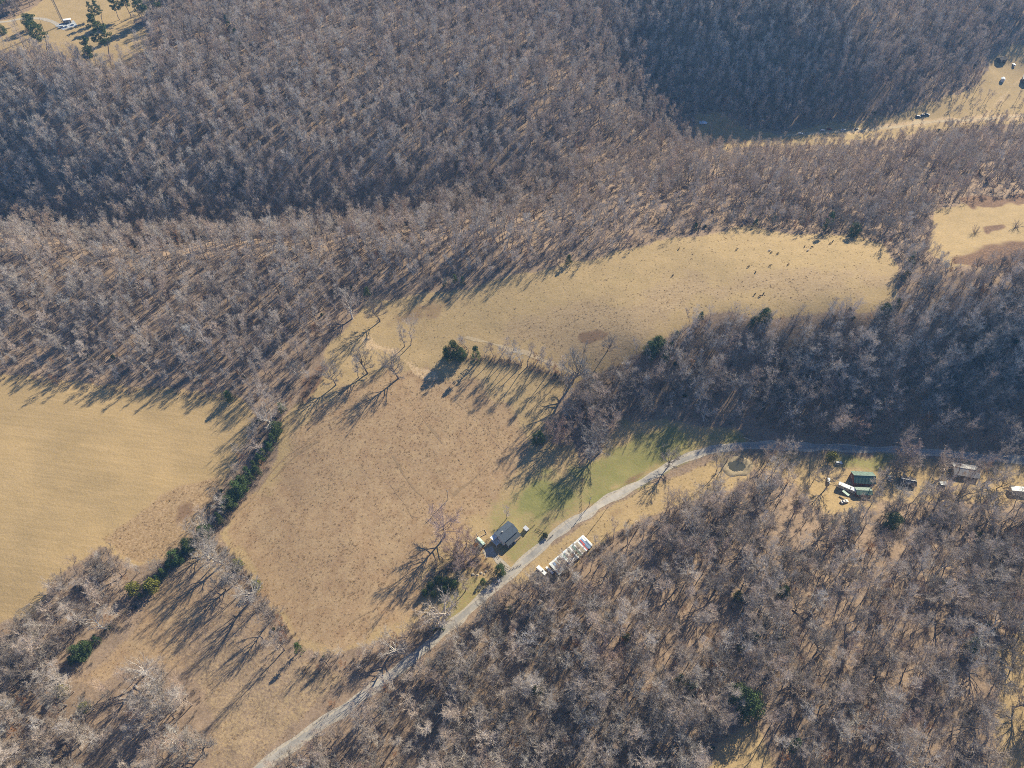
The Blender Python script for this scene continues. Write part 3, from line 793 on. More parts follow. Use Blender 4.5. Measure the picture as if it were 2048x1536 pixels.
for P in ([(1580,245),(1735,240),(1735,285),(1580,290)], [(1815,215),(1875,210),(1875,262),(1815,265)], [(1970,100),(2100,90),(2100,200),(1970,200)]): free &= ~inside(TU, TV, P)
yard = inside(TU, TV, HOMES)
dens = np.where(yard, .30, dens)
for P in ([(1635,912),(1785,912),(1785,1022),(1635,1022)], [(1790,945),(1910,945),(1910,990),(1790,990)], [(2000,962),(2120,962),(2120,1005),(2000,1005)], [(1905,918),(1960,925),(1960,965),(1905,960)]): free &= ~inside(TU, TV, P)
dens = np.where(inside(TU, TV, [(190,1392),(262,1330),(330,1335),(400,1385),(425,1440),(415,1600),(200,1600)]), dens - .25, dens)
free &= rng.rand(len(TX)) < dens * np.where(thick, 1.0, .86)
TX, TY, TZ, TU, TV, TD = (a[free] for a in (TX, TY, TZ, TU, TV, TD))
tallwood = inside(TU, TV, [(-200,-200),(1400,-200),(1420,300),(1300,470),(740,600),(640,720),(480,800),(-200,760)]) | (TV < 420)
names = np.empty(len(TX), object)
r = rng.rand(len(TX))
A = ['tall0', 'tall1', 'tall2', 'tall3', 'round0', 'round2', 'oak0', 'slim0']; pa = np.cumsum([.22, .17, .2, .16, .1, .09, .015, .045])
B = ['round0', 'round1', 'round2', 'spread0', 'spread1', 'tall0', 'tall2', 'pale0', 'red0', 'slim0', 'oak0']; pb = np.cumsum([.17, .15, .13, .13, .1, .08, .09, .035, .015, .08, .02])
for i in range(len(TX)):
    L_, p_ = (A, pa) if tallwood[i] else (B, pb)
    names[i] = L_[min(int(np.searchsorted(p_, r[i] * p_[-1])), len(L_) - 1)]
TS = rng.uniform(.52, 1.1, len(TX)) * (1 + .12 * vnoise(TX, TY, 40, 33))
TS = np.where(tallwood, TS * .92, TS * .97)
edge = np.min([-signed(TU, TV, TD, P) for P in (HAY, CENTER, EASTFIELD, VALLEY)], axis=0)      # shorter trees at the wood's edge
TS *= np.interp(edge, (0, 9, 26), (.58, .72, 1.0))
dark = inside(TU, TV, [(1230,830),(1280,660),(1400,590),(1800,600),(2100,560),(2100,890),(1500,880)])
TS = np.where(dark, TS * 1.02, TS)
TROT = np.column_stack([rng.normal(0, .04, len(TX)), rng.normal(0, .04, len(TX)), rng.uniform(0, 6.28, len(TX))])
TSC = np.column_stack([TS * rng.uniform(.88, 1.15, len(TX)), TS * rng.uniform(.88, 1.15, len(TX)), TS])
print('trees', len(TX))

# ------------------------------------------------------------------ single trees in the open (base pixel in the photo)
TREE_N = [0]
def one(u, v, kd, s, label, group=None, name='bare_tree', yaw=None, cat='tree'):
    x, y, z = ground_at(u, v)
    rr = random.Random(int(u * 7919 + v * 31))
    TREE_N[0] += name == 'bare_tree'; s = s * (1.3 if name == 'bare_tree' else 1.0 if name == 'shrub' else 1.45)
    return plant(kd, (x, y, z), rr.uniform(0, 6.28) if yaw is None else yaw, (s * rr.uniform(.95, 1.06), s * rr.uniform(.95, 1.06), s), name, label, cat, group)

one(705, 637, 'pale0', .85, 'pale silvery bare tree at the wood corner beside the straw coloured creek')
one(760, 642, 'spread0', .95, 'dark limbed bare tree alone on yellow grass below the wood corner')
one(822, 690, 'round0', .8, 'taller of two bare trees beside the pale washed out gully')
one(808, 693, 'slim0', 1.2, 'slimmer of two bare trees beside the pale washed out gully')
one(672, 770, 'spread0', .95, 'wide bare tree at the foot of the three casting long shadows on stubble')
one(735, 747, 'spread1', .85, 'middle bare tree of the three casting long shadows on stubble')
one(718, 755, 'slim0', 1.1, 'thin bare tree close beside the middle shadow casting tree')
one(797, 757, 'spread1', .92, 'forked bare tree standing just beside the pale straw gully')
G_ROW = 'slim bare trees in the row along the farm track'
for k, (u, v, s) in enumerate(((935, 697, .6), (968, 716, .45), (985, 716, .55), (998, 720, .6), (1010, 724, .5), (1022, 722, .6), (1034, 729, .62), (1043, 731, .6), (1056, 733, .66), (1068, 735, .58), (1082, 742, .55), (1096, 748, .6), (1110, 752, .55), (1122, 758, .6))):
    one(u, v, ('tall0', 'tall2', 'tall1')[k % 3], s, 'slim bare tree in the row beside the pale farm track', G_ROW)
one(1143, 768, 'spread1', 1.3, 'big wide crowned pale bare tree at the end of the farm track')
one(1215, 702, 'spread0', .65, 'small forked bare tree between the brush patch and the dark wood')
one(1107, 882, 'red0', 1.0, 'pinkish bare tree beside a round cedar at the stubble edge')
one(1122, 892, 'red0', .75, 'smaller pinkish bare tree next to the cedar at the stubble edge')
one(1200, 905, 'spread1', .95, 'pale bare tree with heavy shadow on the green meadow')
one(1213, 868, 'round1', .95, 'dense bare tree above the green meadow beside the dark wood')
one(1180, 925, 'round0', .85, 'dark bare tree throwing its shadow over the green meadow')
one(1190, 890, 'round1', .9, 'brown bare tree in the clump above the green meadow')
one(1337, 932, 'spread0', .75, 'bare tree at the lane edge casting its shadow over the asphalt')
one(888, 1072, 'red0', 1.25, 'large pinkish bare tree between the utility pole and the small green shed')
one(907, 1118, 'red0', .85, 'pinkish bare tree beside the brown thicket near the driveway')
one(933, 1092, 'red0', .8, 'light bare tree close behind the small green roofed shed')
one(932, 1138, 'red0', .95, 'ruddy bare tree above the yellow grass patch by the driveway')
one(953, 1112, 'spread0', .6, 'small grey bare tree in front of the small green roofed shed')
one(1013, 1037, 'slim0', .8, 'small bare tree behind the grey roofed house')
one(870, 1248, 'pale0', 1.15, 'big white limbed sycamore beside the lane below the yellow grass')
one(886, 1252, 'pale0', .7, 'smaller white limbed tree beside the big sycamore')
one(787, 1302, 'pale0', .95, 'white limbed tree with exposed pale trunk at the stubble corner')
one(930, 1182, 'slim0', 1.1, 'thin bare tree standing alone on the yellow grass patch')
one(978, 1222, 'spread0', .8, 'bare tree overhanging the lane from its wooded side')
one(1062, 1172, 'slim0', .9, 'thin bare tree beside the white box trailer')
one(1143, 1118, 'spread0', .55, 'thin bare tree growing up in front of the patchwork roof')
one(1139, 1150, 'round0', .75, 'bare tree with dark trunk below the patchwork roof')
one(1118, 1148, 'round1', .7, 'brown bare tree overlapping the patchwork roof')
one(1452, 925, 'round1', .7, 'dark bare tree on the bank of the round pond')
one(1432, 948, 'round0', .7, 'bare tree between the round pond and the lane bend')
one(1653, 975, 'spread0', .8, 'wide bare tree beside the white car on the dirt yard')
one(1735, 985, 'round2', .75, 'grey bare tree in front of the green roofed house')
one(1800, 925, 'red0', .95, 'ruddy bare tree between the lane and the green roofed house')
one(1795, 905, 'round1', .9, 'thick dark trunked tree at the lane above the green roofed house')
one(1535, 925, 'round1', .75, 'brown bare tree between the pond and the dirt yard')
one(1555, 932, 'round0', .8, 'grey bare tree between the pond and the dirt yard')
one(1580, 920, 'slim0', 1.0, 'thin bare tree on the verge between the pond and the yellow green evergreen')
one(1870, 935, 'slim0', 1.1, 'thin bare tree above the grey camper')
one(1905, 960, 'round1', .9, 'brown bare tree in front of the long grey roofed building')
one(1930, 962, 'round1', .95, 'dense brown bare tree hiding the long grey roofed building')
one(1965, 975, 'round0', .85, 'grey bare tree between the long building and the white mobile home')
one(1823, 945, 'slim0', 1.0, 'thin bare tree behind the brown tarpaulin shed')
one(325, 1395, 'round2', .95, 'grey bare tree in the clump inside the rough meadow')
one(345, 1420, 'spread0', .95, 'wide tan bare tree at the heart of the rough meadow clump')
one(290, 1350, 'pale0', .9, 'pale bare tree nearest the hedgerow in the rough meadow clump')
one(385, 1410, 'round1', .8, 'brown bare tree of the rough meadow clump facing the lane')
one(310, 1460, 'pale0', .8, 'white limbed bare tree at the foot of the rough meadow clump')
one(540, 1245, 'spread0', .8, 'pale bare tree where the hedge meets the stubble corner')
one(570, 1300, 'round1', .85, 'brown bare tree beside the dark cedar on the stubble corner')
one(35, 50, 'slim0', .9, 'small bare tree beside the gravel lane to the tower')
one(1855, 800, 'spread1', .9, 'grey bare tree above the lane on the dark wooded slope')
G_H = 'bare trees of the hedge between stubble and rough meadow'
for k, (u, v, s) in enumerate(((418, 1102, .85), (432, 1108, .75), (446, 1128, .9), (458, 1150, .8), (474, 1165, .9), (486, 1185, .8), (500, 1205, .85), (515, 1222, .8), (452, 1180, .7), (430, 1130, .8))):
    one(u, v, ('spread0', 'round2', 'pale0', 'round1')[k % 4], s, 'grey bare tree in the hedge between stubble field and rough meadow', G_H)
G_D = 'bare trees of the cedar hedgerow'
for k, (u, v, s) in enumerate(((548, 850, .8), (524, 912, .55), (486, 968, .55), (446, 1032, .6), (424, 1055, .6), (398, 1075, .6), (318, 1145, .5), (240, 1232, .65), (215, 1260, .65), (540, 820, .7))):
    one(u, v, ('pale0', 'round2', 'spread0', 'round0')[k % 4], s, 'silvery bare tree among the cedars of the hedgerow beside the hay field', G_D)
G_P = 'bare trees along the lower bank of the plateau pasture'
for k, (u, v, s) in enumerate(((1420, 642, .5), (1385, 652, .55), (1590, 642, .5), (1690, 628, .5), (1655, 640, .5))):
    one(u, v, ('round0', 'round2', 'round1')[k % 3], s, 'grey bare tree at the wooded bank below the cattle pasture', G_P)

G_B = 'bare trees of the belt above the green meadow'
for k, (u, v, s) in enumerate(((1150, 800, .6), (1165, 815, .7), (1140, 830, .6), (1175, 840, .75), (1155, 850, .6), (1195, 800, .7), (1190, 835, .8), (1128, 795, .55), (1170, 780, .7), (1145, 868, .5), (1215, 825, .75), (1185, 865, .7))):
    one(u, v, ('round1', 'round0', 'spread0', 'tall1')[k % 4], s, 'brown bare tree in the belt between farm track and green meadow', G_B)

# ------------------------------------------------------------------ evergreens
one(906, 714, 'cedar3', 1.05, 'big dark cedar above the stubble beside the farm track', None, 'cedar_tree')
one(922, 718, 'cedar3', .75, 'rounded cedar leaning against the big dark cedar by the track', None, 'cedar_tree')
one(892, 716, 'cedar1', 1.0, 'lower cedar on the stubble side of the big dark cedar', None, 'cedar_tree')
one(953, 724, 'cedar0', 1.35, 'narrow dark cedar at the start of the slim tree row', None, 'cedar_tree')
one(1077, 884, 'cedar3', .75, 'round dark cedar at the stubble corner below the wires', None, 'cedar_tree')
one(565, 822, 'cedar1', .9, 'cedar at the wood corner above the hedgerow', None, 'cedar_tree')
one(460, 800, 'cedar1', 1.0, 'cedar at the wood edge shading the hay field', None, 'cedar_tree')
one(478, 1134, 'cedar2', 1.0, 'round yellow green cedar where hedge and stubble field meet', None, 'cedar_tree')
one(515, 1175, 'cedar2', .95, 'yellow green cedar in the hedge below the stubble', None, 'cedar_tree')
one(600, 1302, 'cedar0', .9, 'dark cedar at the stubble corner near the lane belt', None, 'cedar_tree')
one(310, 1176, 'cedar2', 1.35, 'broad bright green evergreen in the hedgerow below the hay field', None, 'cedar_tree')
one(272, 1182, 'cedar2', 1.2, 'olive green evergreen next to the broad bright one', None, 'cedar_tree')
one(127, 1385, 'cedar2', .95, 'small yellow green evergreen in the wood below the hay field', None, 'cedar_tree')
one(172, 1418, 'cedar2', .8, 'tiny olive evergreen between the rough meadow and the wood', None, 'cedar_tree')
one(165, 1312, 'cedar3', .85, 'dark evergreen low in the hedgerow where it meets the wood', None, 'cedar_tree')
one(1000, 1146, 'cedar3', .62, 'dark green evergreen beside the driveway mouth', None, 'cedar_tree')
one(966, 1166, 'cedar3', .32, 'dark pointed evergreen below the driveway mouth', None, 'cedar_tree')
one(1660, 920, 'cedar2', 1.05, 'bright yellow green evergreen beside the lane above the white car', None, 'cedar_tree')
one(1780, 1052, 'cedar3', .9, 'round dark cedar below the green roofed house', None, 'cedar_tree')
one(1860, 1044, 'cedar1', .9, 'low dark cedar next to the round one below the green roof', None, 'cedar_tree')
one(1478, 1408, 'cedar3', 1.25, 'huge dark evergreen shading the glade in the roadside wood', None, 'cedar_tree')
one(1495, 1420, 'cedar3', 1.2, 'dark evergreen leaning on the huge one by the glade', None, 'cedar_tree')
one(1582, 1495, 'cedar0', 1.1, 'dark narrow cedar at the edge of the small grass glade', None, 'cedar_tree')
one(1650, 462, 'cedar0', 1.5, 'tall dark cedar at the wooded edge of the cattle pasture', None, 'cedar_tree')
one(1705, 470, 'cedar3', .8, 'broad dark cedar next to the tall one at the pasture edge', None, 'cedar_tree')
one(1137, 528, 'cedar1', .9, 'dark cedar at the pasture edge below a fallen trunk', None, 'cedar_tree')
one(735, 592, 'cedar1', .9, 'dark cedar at the wood corner above the pale tree', None, 'cedar_tree')
one(460, 62, 'cedar0', 1.3, 'dark cedar deep in the hilltop wood', None, 'cedar_tree')
one(478, 92, 'cedar0', 1.4, 'dark cedar below another in the hilltop wood', None, 'cedar_tree')
one(455, 95, 'cedar2', 1.2, 'yellowish cedar in the gap of the hilltop wood', None, 'cedar_tree')
one(1090, 1073, 'holly0', 1.1, 'round dark evergreen bush on the lawn by the lane', None, 'shrub', cat='shrub')
G_C = 'cedars of the hedgerow beside the hay field'
for u, v, s in ((548, 888, .95), (540, 900, .9), (522, 925, 1.0), (512, 940, .9), (500, 955, 1.0), (490, 975, .9), (478, 990, 1.0), (463, 1012, .8), (440, 1040, .75), (375, 1105, .8), (355, 1122, .8), (342, 1135, .8), (150, 1325, .8), (552, 876, .9), (530, 915, .9), (506, 962, .8), (452, 1026, .8), (425, 1062, .7), (398, 1085, .7), (556, 866, .8), (536, 896, .7), (516, 948, .9), (494, 972, .8), (470, 1004, .9), (446, 1046, .8), (412, 1072, .8), (382, 1098, .8), (330, 1150, .8), (318, 1162, .7), (285, 1195, .6), (200, 1285, .7), (178, 1300, .7)):
    one(u, v, ('cedar1', 'cedar3', 'cedar0')[int(u) % 3], s * 1.0, 'dark green cedar packed into the hedgerow beside the hay field', G_C, 'cedar_tree')
G_E = 'evergreens of the thicket below the small green shed'
for u, v, s in ((862, 1175, .7), (878, 1165, .75), (895, 1168, .8), (908, 1172, .75), (850, 1188, .6), (868, 1192, .6), (890, 1182, .65), (885, 1258, .45), (866, 1260, .4)):
    one(u, v, 'cedar3', s * .62, 'dark evergreen in the thicket beside the yellow grass patch', G_E, 'cedar_tree')
G_W = 'small cedars scattered in the roadside wood'
for u, v, s in ((1475, 1195, .9), (1488, 1200, .75), (1252, 1276, .8), (1508, 1275, .85), (1553, 1275, .8), (1358, 1362, 1.0), (1380, 1382, .8), (1955, 1075, .8), (1940, 1295, .8), (1565, 1190, .7), (1890, 1168, .7), (1990, 1105, .7), (1020, 1222, .7), (1665, 1050, .7), (1700, 1060, .6), (1540, 1345, .7), (1075, 1385, .6), (1480, 1300, .7)):
    one(u, v, ('cedar1', 'cedar2', 'cedar3')[int(v) % 3], s * .85, 'small cedar standing under bare trees of the roadside wood', G_W, 'cedar_tree')
G_S = 'cedars on the dark slope below the pasture'
for u, v, s in ((1300, 712, 1.0), (1315, 700, .9), (1328, 722, 1.0), (1340, 700, .8), (1310, 690, .8), (1505, 648, .8), (1525, 645, .9), (1400, 640, .8), (1500, 655, .7), (1352, 676, .7), (1790, 614, .8), (1765, 632, .8)):
    one(u, v, ('cedar0', 'cedar3', 'cedar1')[int(u) % 3], s, 'dark cedar among bare trees where the wooded slope meets the pasture', G_S, 'cedar_tree')
G_U = 'cedars at the wood edge above the cattle pasture'
for u, v, s in ((910, 565, .8), (925, 570, .7), (890, 572, .7), (1495, 442, .8), (1510, 452, .7), (1545, 448, .7), (1390, 460, .6), (1820, 520, .8), (1815, 545, .9), (1805, 560, .8)):
    one(u, v, ('cedar1', 'cedar0')[int(u) % 2], s, 'dark cedar at the wood edge above the cattle pasture', G_U, 'cedar_tree')
one(97, 108, 'pine0', 1.15, 'tall yellow green pine below the tower pad', None, 'pine_tree')
one(222, 118, 'pine0', 1.3, 'large open crowned pine on the hilltop field', None, 'pine_tree')
one(195, 140, 'pine0', .95, 'dark pine below the large open crowned one', None, 'pine_tree')
one(65, 60, 'cedar3', 1.1, 'round dark bush tree beside the gravel lane', None, 'cedar_tree')
one(8, 68, 'cedar3', .7, 'small dark bush at the gravel lane verge', None, 'cedar_tree')
G_K = 'pines along the hilltop field edge'
for u, v, s in ((292, 42, 1.0), (262, 28, .9), (240, 32, .8), (318, 30, .9), (205, 35, .6), (190, 30, .5), (15, 22, .9), (40, 12, .9), (-10, 28, .9), (5, 12, .8), (60, 5, .8), (345, 15, .9)):
    one(u, v + 8, 'pine0', s * 1.05, 'green pine at the wooded edge of the hilltop field', G_K, 'pine_tree')
one(1950, 466, 'shrub1', 1.9, 'dark bare bush standing on the pale plateau field', None, 'shrub', cat='shrub')
one(2031, 455, 'shrub1', 2.0, 'dark bare bush at the far end of the plateau field weeds', None, 'shrub', cat='shrub')

# ------------------------------------------------------------------ the nearest trees of the woods, each its own thing
infr = (TU > -20) & (TU < 2068) & (TV > 0) & (TV < 1590)
hk = {'tall0': 20, 'tall1': 21, 'tall2': 19, 'tall3': 22, 'round0': 17, 'round1': 16, 'round2': 18, 'spread0': 16, 'spread1': 17, 'pale0': 18, 'red0': 14, 'slim0': 11, 'oak0': 9}
app = np.array([hk[n] for n in names]) * TSC[:, 2] / TD * infr
order = np.argsort(-app)
N_OWN = 300 - TREE_N[0]
own = np.zeros(len(TX), bool); own[order[:N_OWN]] = True
look = {'round0': 'grey', 'round1': 'brown', 'round2': 'twin stemmed', 'spread0': 'forked grey', 'spread1': 'wide forked', 'tall0': 'tall grey', 'tall2': 'tall silvery',
        'tall1': 'tall brown', 'tall3': 'tall dark trunked', 'pale0': 'white limbed', 'red0': 'ruddy', 'slim0': 'slim', 'oak0': 'small rusty leaved'}
MARKS = [(n_, ground_at(*p)) for n_, p in (('the huge dark evergreen', (1478, 1405)), ('the small grass glade', (1475, 1510)), ('the white bin', (1715, 1266)), ('the patchwork shed', (1142, 1130)), ('the fallen grey trunk', (1600, 1232)), ('the pale fallen trunk', (880, 1438)), ('the sunny strip clearing', (2020, 1400)), ('the dark narrow cedar', (1582, 1495)), ('the pair of small cedars', (1370, 1372)), ('a lone small cedar', (1252, 1276)))]
for i in np.nonzero(own)[0]:
    side = TU[i] - np.interp(TV[i], [890, 1080, 1252, 1368, 1452, 1536, 1605], [1500, 1100, 900, 760, 640, 520, 440])
    if TU[i] < 480 and side < 0: st = 'wood below the hay field'
    elif side < 0: st = 'belt between stubble field and lane'
    elif TV[i] < 1050: st = 'wood around the green roofed house'
    else: st = 'roadside wood below the patchwork roof'
    lk = look[names[i]]
    dl = float(seg_dist(TU[i:i + 1], TV[i:i + 1], ROADPX)[0] * TD[i] / FPX)
    if st.startswith('roadside'):
        near = min(MARKS, key=lambda m: math.hypot(TX[i] - m[1][0], TY[i] - m[1][1])); dm = math.hypot(TX[i] - near[1][0], TY[i] - near[1][1])
        st = 'roadside wood, ' + ('near the lane' if dl < 14 and dm > 14 else 'beside ' + near[0] if dm < 22 else 'far from ' + near[0])
    elif dl < 12 and 'lane' not in st: st += ' near the lane'
    hh = hk[names[i]] * TSC[i, 2]
    lk = ('small ' if hh < 12 else 'large ' if hh > 17.5 else '') + lk.replace('small ', '').replace('tall dark trunked', 'dark trunked')
    lab = ('%s tree in the %s' if 'leaved' in lk else '%s bare tree in the %s') % (lk, st)
    t = plant(names[i], (TX[i], TY[i], TZ[i]), 0, tuple(TSC[i]), 'bare_tree', lab, 'tree', lk + ' trees of the ' + st)
    t.rotation_euler = TROT[i]
print('own trees', own.sum(), 'singles', TREE_N[0])
rest = ~own
ids = np.array([KINDS[n]['i'] for n in names])
scatter('distant_woods', 'bare grey brown deciduous woods covering the hills', np.column_stack([TX, TY, TZ])[rest], TROT[rest], TSC[rest], ids[rest], HID)

# undergrowth below the trees and along hedges
M = 16000
ux, uy = rng.uniform(-600, 760, M * 3), rng.uniform(30, 900, M * 3)
uz = height(ux, uy); U_, V_, D_ = project(ux, uy, uz)
ok = (U_ > -60) & (U_ < 2110) & (V_ > -60) & (V_ < 1620)
for P in OPEN + [HOMES, VALLEY, GLADE2]: ok &= signed(U_, V_, D_, P) < 0.5
ok &= seg_dist(U_, V_, ROADPX) * D_ / FPX > 3.6
ok &= ~inside(U_, V_, [(1080,1120),(1170,1058),(1200,1092),(1112,1160),(1072,1150)])
ok &= vnoise(ux, uy, 18, 41) > -.15
ux, uy, uz = ux[ok], uy[ok], uz[ok]
extra = []
def along(pts, n, w):
    P = smooth_path(pts)
    for k in range(n):
        p = P[rng.randint(len(P))] + rng.normal(0, w, 2); extra.append((p[0], p[1]))
along([(560, 830), (545, 880), (500, 960), (440, 1050), (340, 1125), (240, 1240), (130, 1330)], 330, 1.8)
along([(430, 1085), (480, 1140), (530, 1210), (590, 1290)], 130, 1.8)
along([(600, 1340), (720, 1330), (840, 1270), (880, 1250)], 90, 2.0)
along([(900, 712), (1000, 722), (1080, 740), (1150, 765)], 150, 2.0)
along([(-20, 755), (120, 764), (246, 779), (360, 788), (480, 800)], 90, 1.6)
along([(860, 1150), (900, 1130), (950, 1120), (975, 1140)], 70, 3.0)
along([(640, 745), (615, 790), (595, 815)], 40, 2.0)
along([(1110, 880), (1130, 860), (1160, 830), (1190, 800), (1215, 770)], 90, 4.0)
along([(1090, 1150), (1150, 1130), (1190, 1100), (1260, 1060), (1330, 1040), (1420, 1010)], 120, 2.2)
e = np.array(extra); ux, uy = np.concatenate([ux, e[:, 0]]), np.concatenate([uy, e[:, 1]]); uz = height(ux, uy)
n = len(ux); s_ = rng.uniform(.5, 1.15, n)
sid = np.where(rng.rand(n) < .5, KINDS['shrub0']['i'], KINDS['shrub1']['i']); sid[rng.rand(n) < .02] = KINDS['oak0']['i']; sid[rng.rand(n) < .012] = KINDS['holly0']['i']
scatter('undergrowth', 'brown bare undergrowth and saplings below the woods', np.column_stack([ux, uy, uz]), np.column_stack([0 * ux, 0 * ux, rng.uniform(0, 6.28, n)]), np.column_stack([s_, s_, s_]), sid, HID)
print('undergrowth', n)

# dry grass tufts
TUFT = bpy.data.collections.new('grass_shapes')
def tuft_mesh(seed, h, n, mat):
    g = np.random.RandomState(seed); a = g.uniform(0, 6.28, n); el = R(1) * g.uniform(25, 85, n)
    d = np.column_stack([np.cos(a) * np.cos(el), np.sin(a) * np.cos(el), np.sin(el)]); p = np.column_stack([g.normal(0, .22, n), g.normal(0, .22, n), np.full(n, -.03)])
    sd_ = np.column_stack([-np.sin(a), np.cos(a), 0 * a]) * .045; l = h * g.uniform(.5, 1.1, n)[:, None]
    T = np.stack([p - sd_, p + sd_, p + d * l], 1).reshape(-1, 3)
    o = bpy.data.objects.new('%02d_tuft' % seed, mesh_from('tuft', T, np.arange(len(T)), 3, [mat], False)); TUFT.objects.link(o)
DRYG = leafm('dry_grass_blades', (0.40, 0.27, 0.155), .3); DRYB = leafm('brown_grass_blades', (0.33, 0.215, 0.125), .3); DRYY = leafm('straw_grass_blades', (0.5, 0.36, 0.2), .3)
tuft_mesh(1, .42, 26, DRYG); tuft_mesh(2, .5, 26, DRYB); tuft_mesh(3, .4, 24, DRYY)
M = 140000
gx_, gy_ = rng.uniform(-330, 420, M), rng.uniform(70, 520, M)
gz_ = height(gx_, gy_); U_, V_, D_ = project(gx_, gy_, gz_)
pr = .85 * inside(U_, V_, STUBBLE) + .6 * inside(U_, V_, LOWMEADOW) + .9 * inside(U_, V_, TAWNY) + .06 * inside(U_, V_, PASTURE) + .3 * inside(U_, V_, VERGE) + .18 * inside(U_, V_, CENTER) + .3 * inside(U_, V_, PLOUGH)
pr = pr * (.65 + .5 * vnoise(gx_, gy_, 7, 55))
ok = (rng.rand(M) < pr) & (seg_dist(U_, V_, ROADPX) * D_ / FPX > 3.2) & ~inside(U_, V_, LAWN)
gx_, gy_, gz_ = gx_[ok], gy_[ok], gz_[ok]; n = len(gx_); s_ = rng.uniform(.5, 1.25, n)
scatter('dry_grass', 'tufts of dry brown grass over the stubble and rough meadow', np.column_stack([gx_, gy_, gz_]), np.column_stack([0 * gx_, 0 * gx_, rng.uniform(0, 6.28, n)]), np.column_stack([s_, s_, s_]), rng.randint(0, 3, n), TUFT)
print('tufts', n)

# ------------------------------------------------------------------ buildings
PAL = {'shingle': simple('grey_shingle', (0.085, 0.105, 0.135), .3, 1.5, .85), 'greenroof': simple('green_metal_roof', (0.10, 0.165, 0.13), .4, .8, .55, 0, .4),
       'palegreen': simple('pale_green_metal', (0.34, 0.45, 0.36), .25, 1.2, .5, 0, .4), 'white': simple('white_paint', (0.78, 0.77, 0.75), .12, 1.5, .6), 'offwhite': simple('dirty_white_roof', (0.66, 0.63, 0.58), .25, .9, .6),
       'redbrown': simple('red_brown_boards', (0.20, 0.085, 0.06), .3, 1.2, .85), 'brownroof': simple('dark_brown_roof', (0.075, 0.06, 0.055), .35, 1.0, .85), 'greyroof': simple('weathered_grey_roof', (0.36, 0.35, 0.34), .3, .8, .7),
       'wood': simple('weathered_wood', (0.26, 0.20, 0.15), .3, 3, .9), 'darkwood': simple('dark_wood', (0.10, 0.075, 0.055), .3, 3, .9), 'palewood': simple('pale_timber', (0.55, 0.44, 0.31), .2, 3, .9),
       'glass': simple('dark_window_glass', (0.03, 0.04, 0.05), .2, 1, .12, 0, .6), 'concrete': simple('concrete', (0.42, 0.41, 0.39), .2, 2, .9), 'brick': simple('chimney_brick', (0.28, 0.13, 0.09), .3, 6, .9),
       'steel': simple('galvanised_steel', (0.38, 0.39, 0.40), .2, 2, .5, .5), 'darksteel': simple('dark_steel', (0.12, 0.12, 0.125), .2, 2, .6, .2), 'tyre': simple('tyre_rubber', (0.02, 0.02, 0.02), .2, 4, .9),
       'black': simple('black_hide', (0.025, 0.021, 0.02), .3, 3, .8), 'hidebrown': simple('brown_hide', (0.10, 0.05, 0.03), .3, 3, .8), 'hidewhite': simple('white_patched_hide', (0.5, 0.46, 0.42), .5, 2.5, .8),
       'blue': simple('blue_sheet', (0.20, 0.28, 0.42), .2, 1, .55), 'slate': simple('slate_blue_sheet', (0.12, 0.16, 0.23), .2, 1, .55), 'red': simple('red_sheet', (0.55, 0.09, 0.075), .2, 1, .55), 'tan': simple('tan_sheet', (0.36, 0.30, 0.22), .2, 1, .7),
       'seagreen': simple('sea_green_sheet', (0.17, 0.32, 0.26), .2, 1, .55), 'lightgrey': simple('light_grey_sheet', (0.55, 0.57, 0.56), .2, 1, .55), 'bluewhite': simple('bluish_white_sheet', (0.62, 0.68, 0.72), .12, 1, .5),
       'carwhite': simple('white_car_paint', (0.75, 0.76, 0.75), .05, 1, .3, 0, .5), 'cargrey': simple('grey_car_paint', (0.20, 0.21, 0.22), .1, 1, .5, 0, .3), 'carblue': simple('dark_blue_car_paint', (0.03, 0.05, 0.13), .1, 1, .55, 0, .3), 'carred': simple('dark_red_car_paint', (0.22, 0.03, 0.03), .1, 1, .3, 0, .5),
       'stone': simple('pale_stone', (0.5, 0.42, 0.32), .3, 2, .9, 0, .2, .4), 'cable': simple('black_cable', (0.04, 0.04, 0.045), .1, 1, .6)}

def root_at(name, u, v, yaw, label, cat, group=None, dz=0.0):
    x, y, z = ground_at(u, v)
    return tag(empty(name, (x, y, z + dz), R(yaw)), label, cat, group)

def window(parent, x, y, z, w, h, face):
    """framed window on the wall: face = (nx, ny)"""
    f, p = MB(), MB()
    if abs(face[0]) > .5:
        f.box((x + face[0] * .04, y, z), (.10, w + .2, h + .2)); p.box((x + face[0] * .10, y, z), (.03, w, h))
    else:
        f.box((x, y + face[1] * .04, z), (w + .2, .10, h + .2)); p.box((x, y + face[1] * .10, z), (w, .03, h))
    fo = f.build('window', PAL['white'], parent); p.build('pane', PAL['glass'], fo)

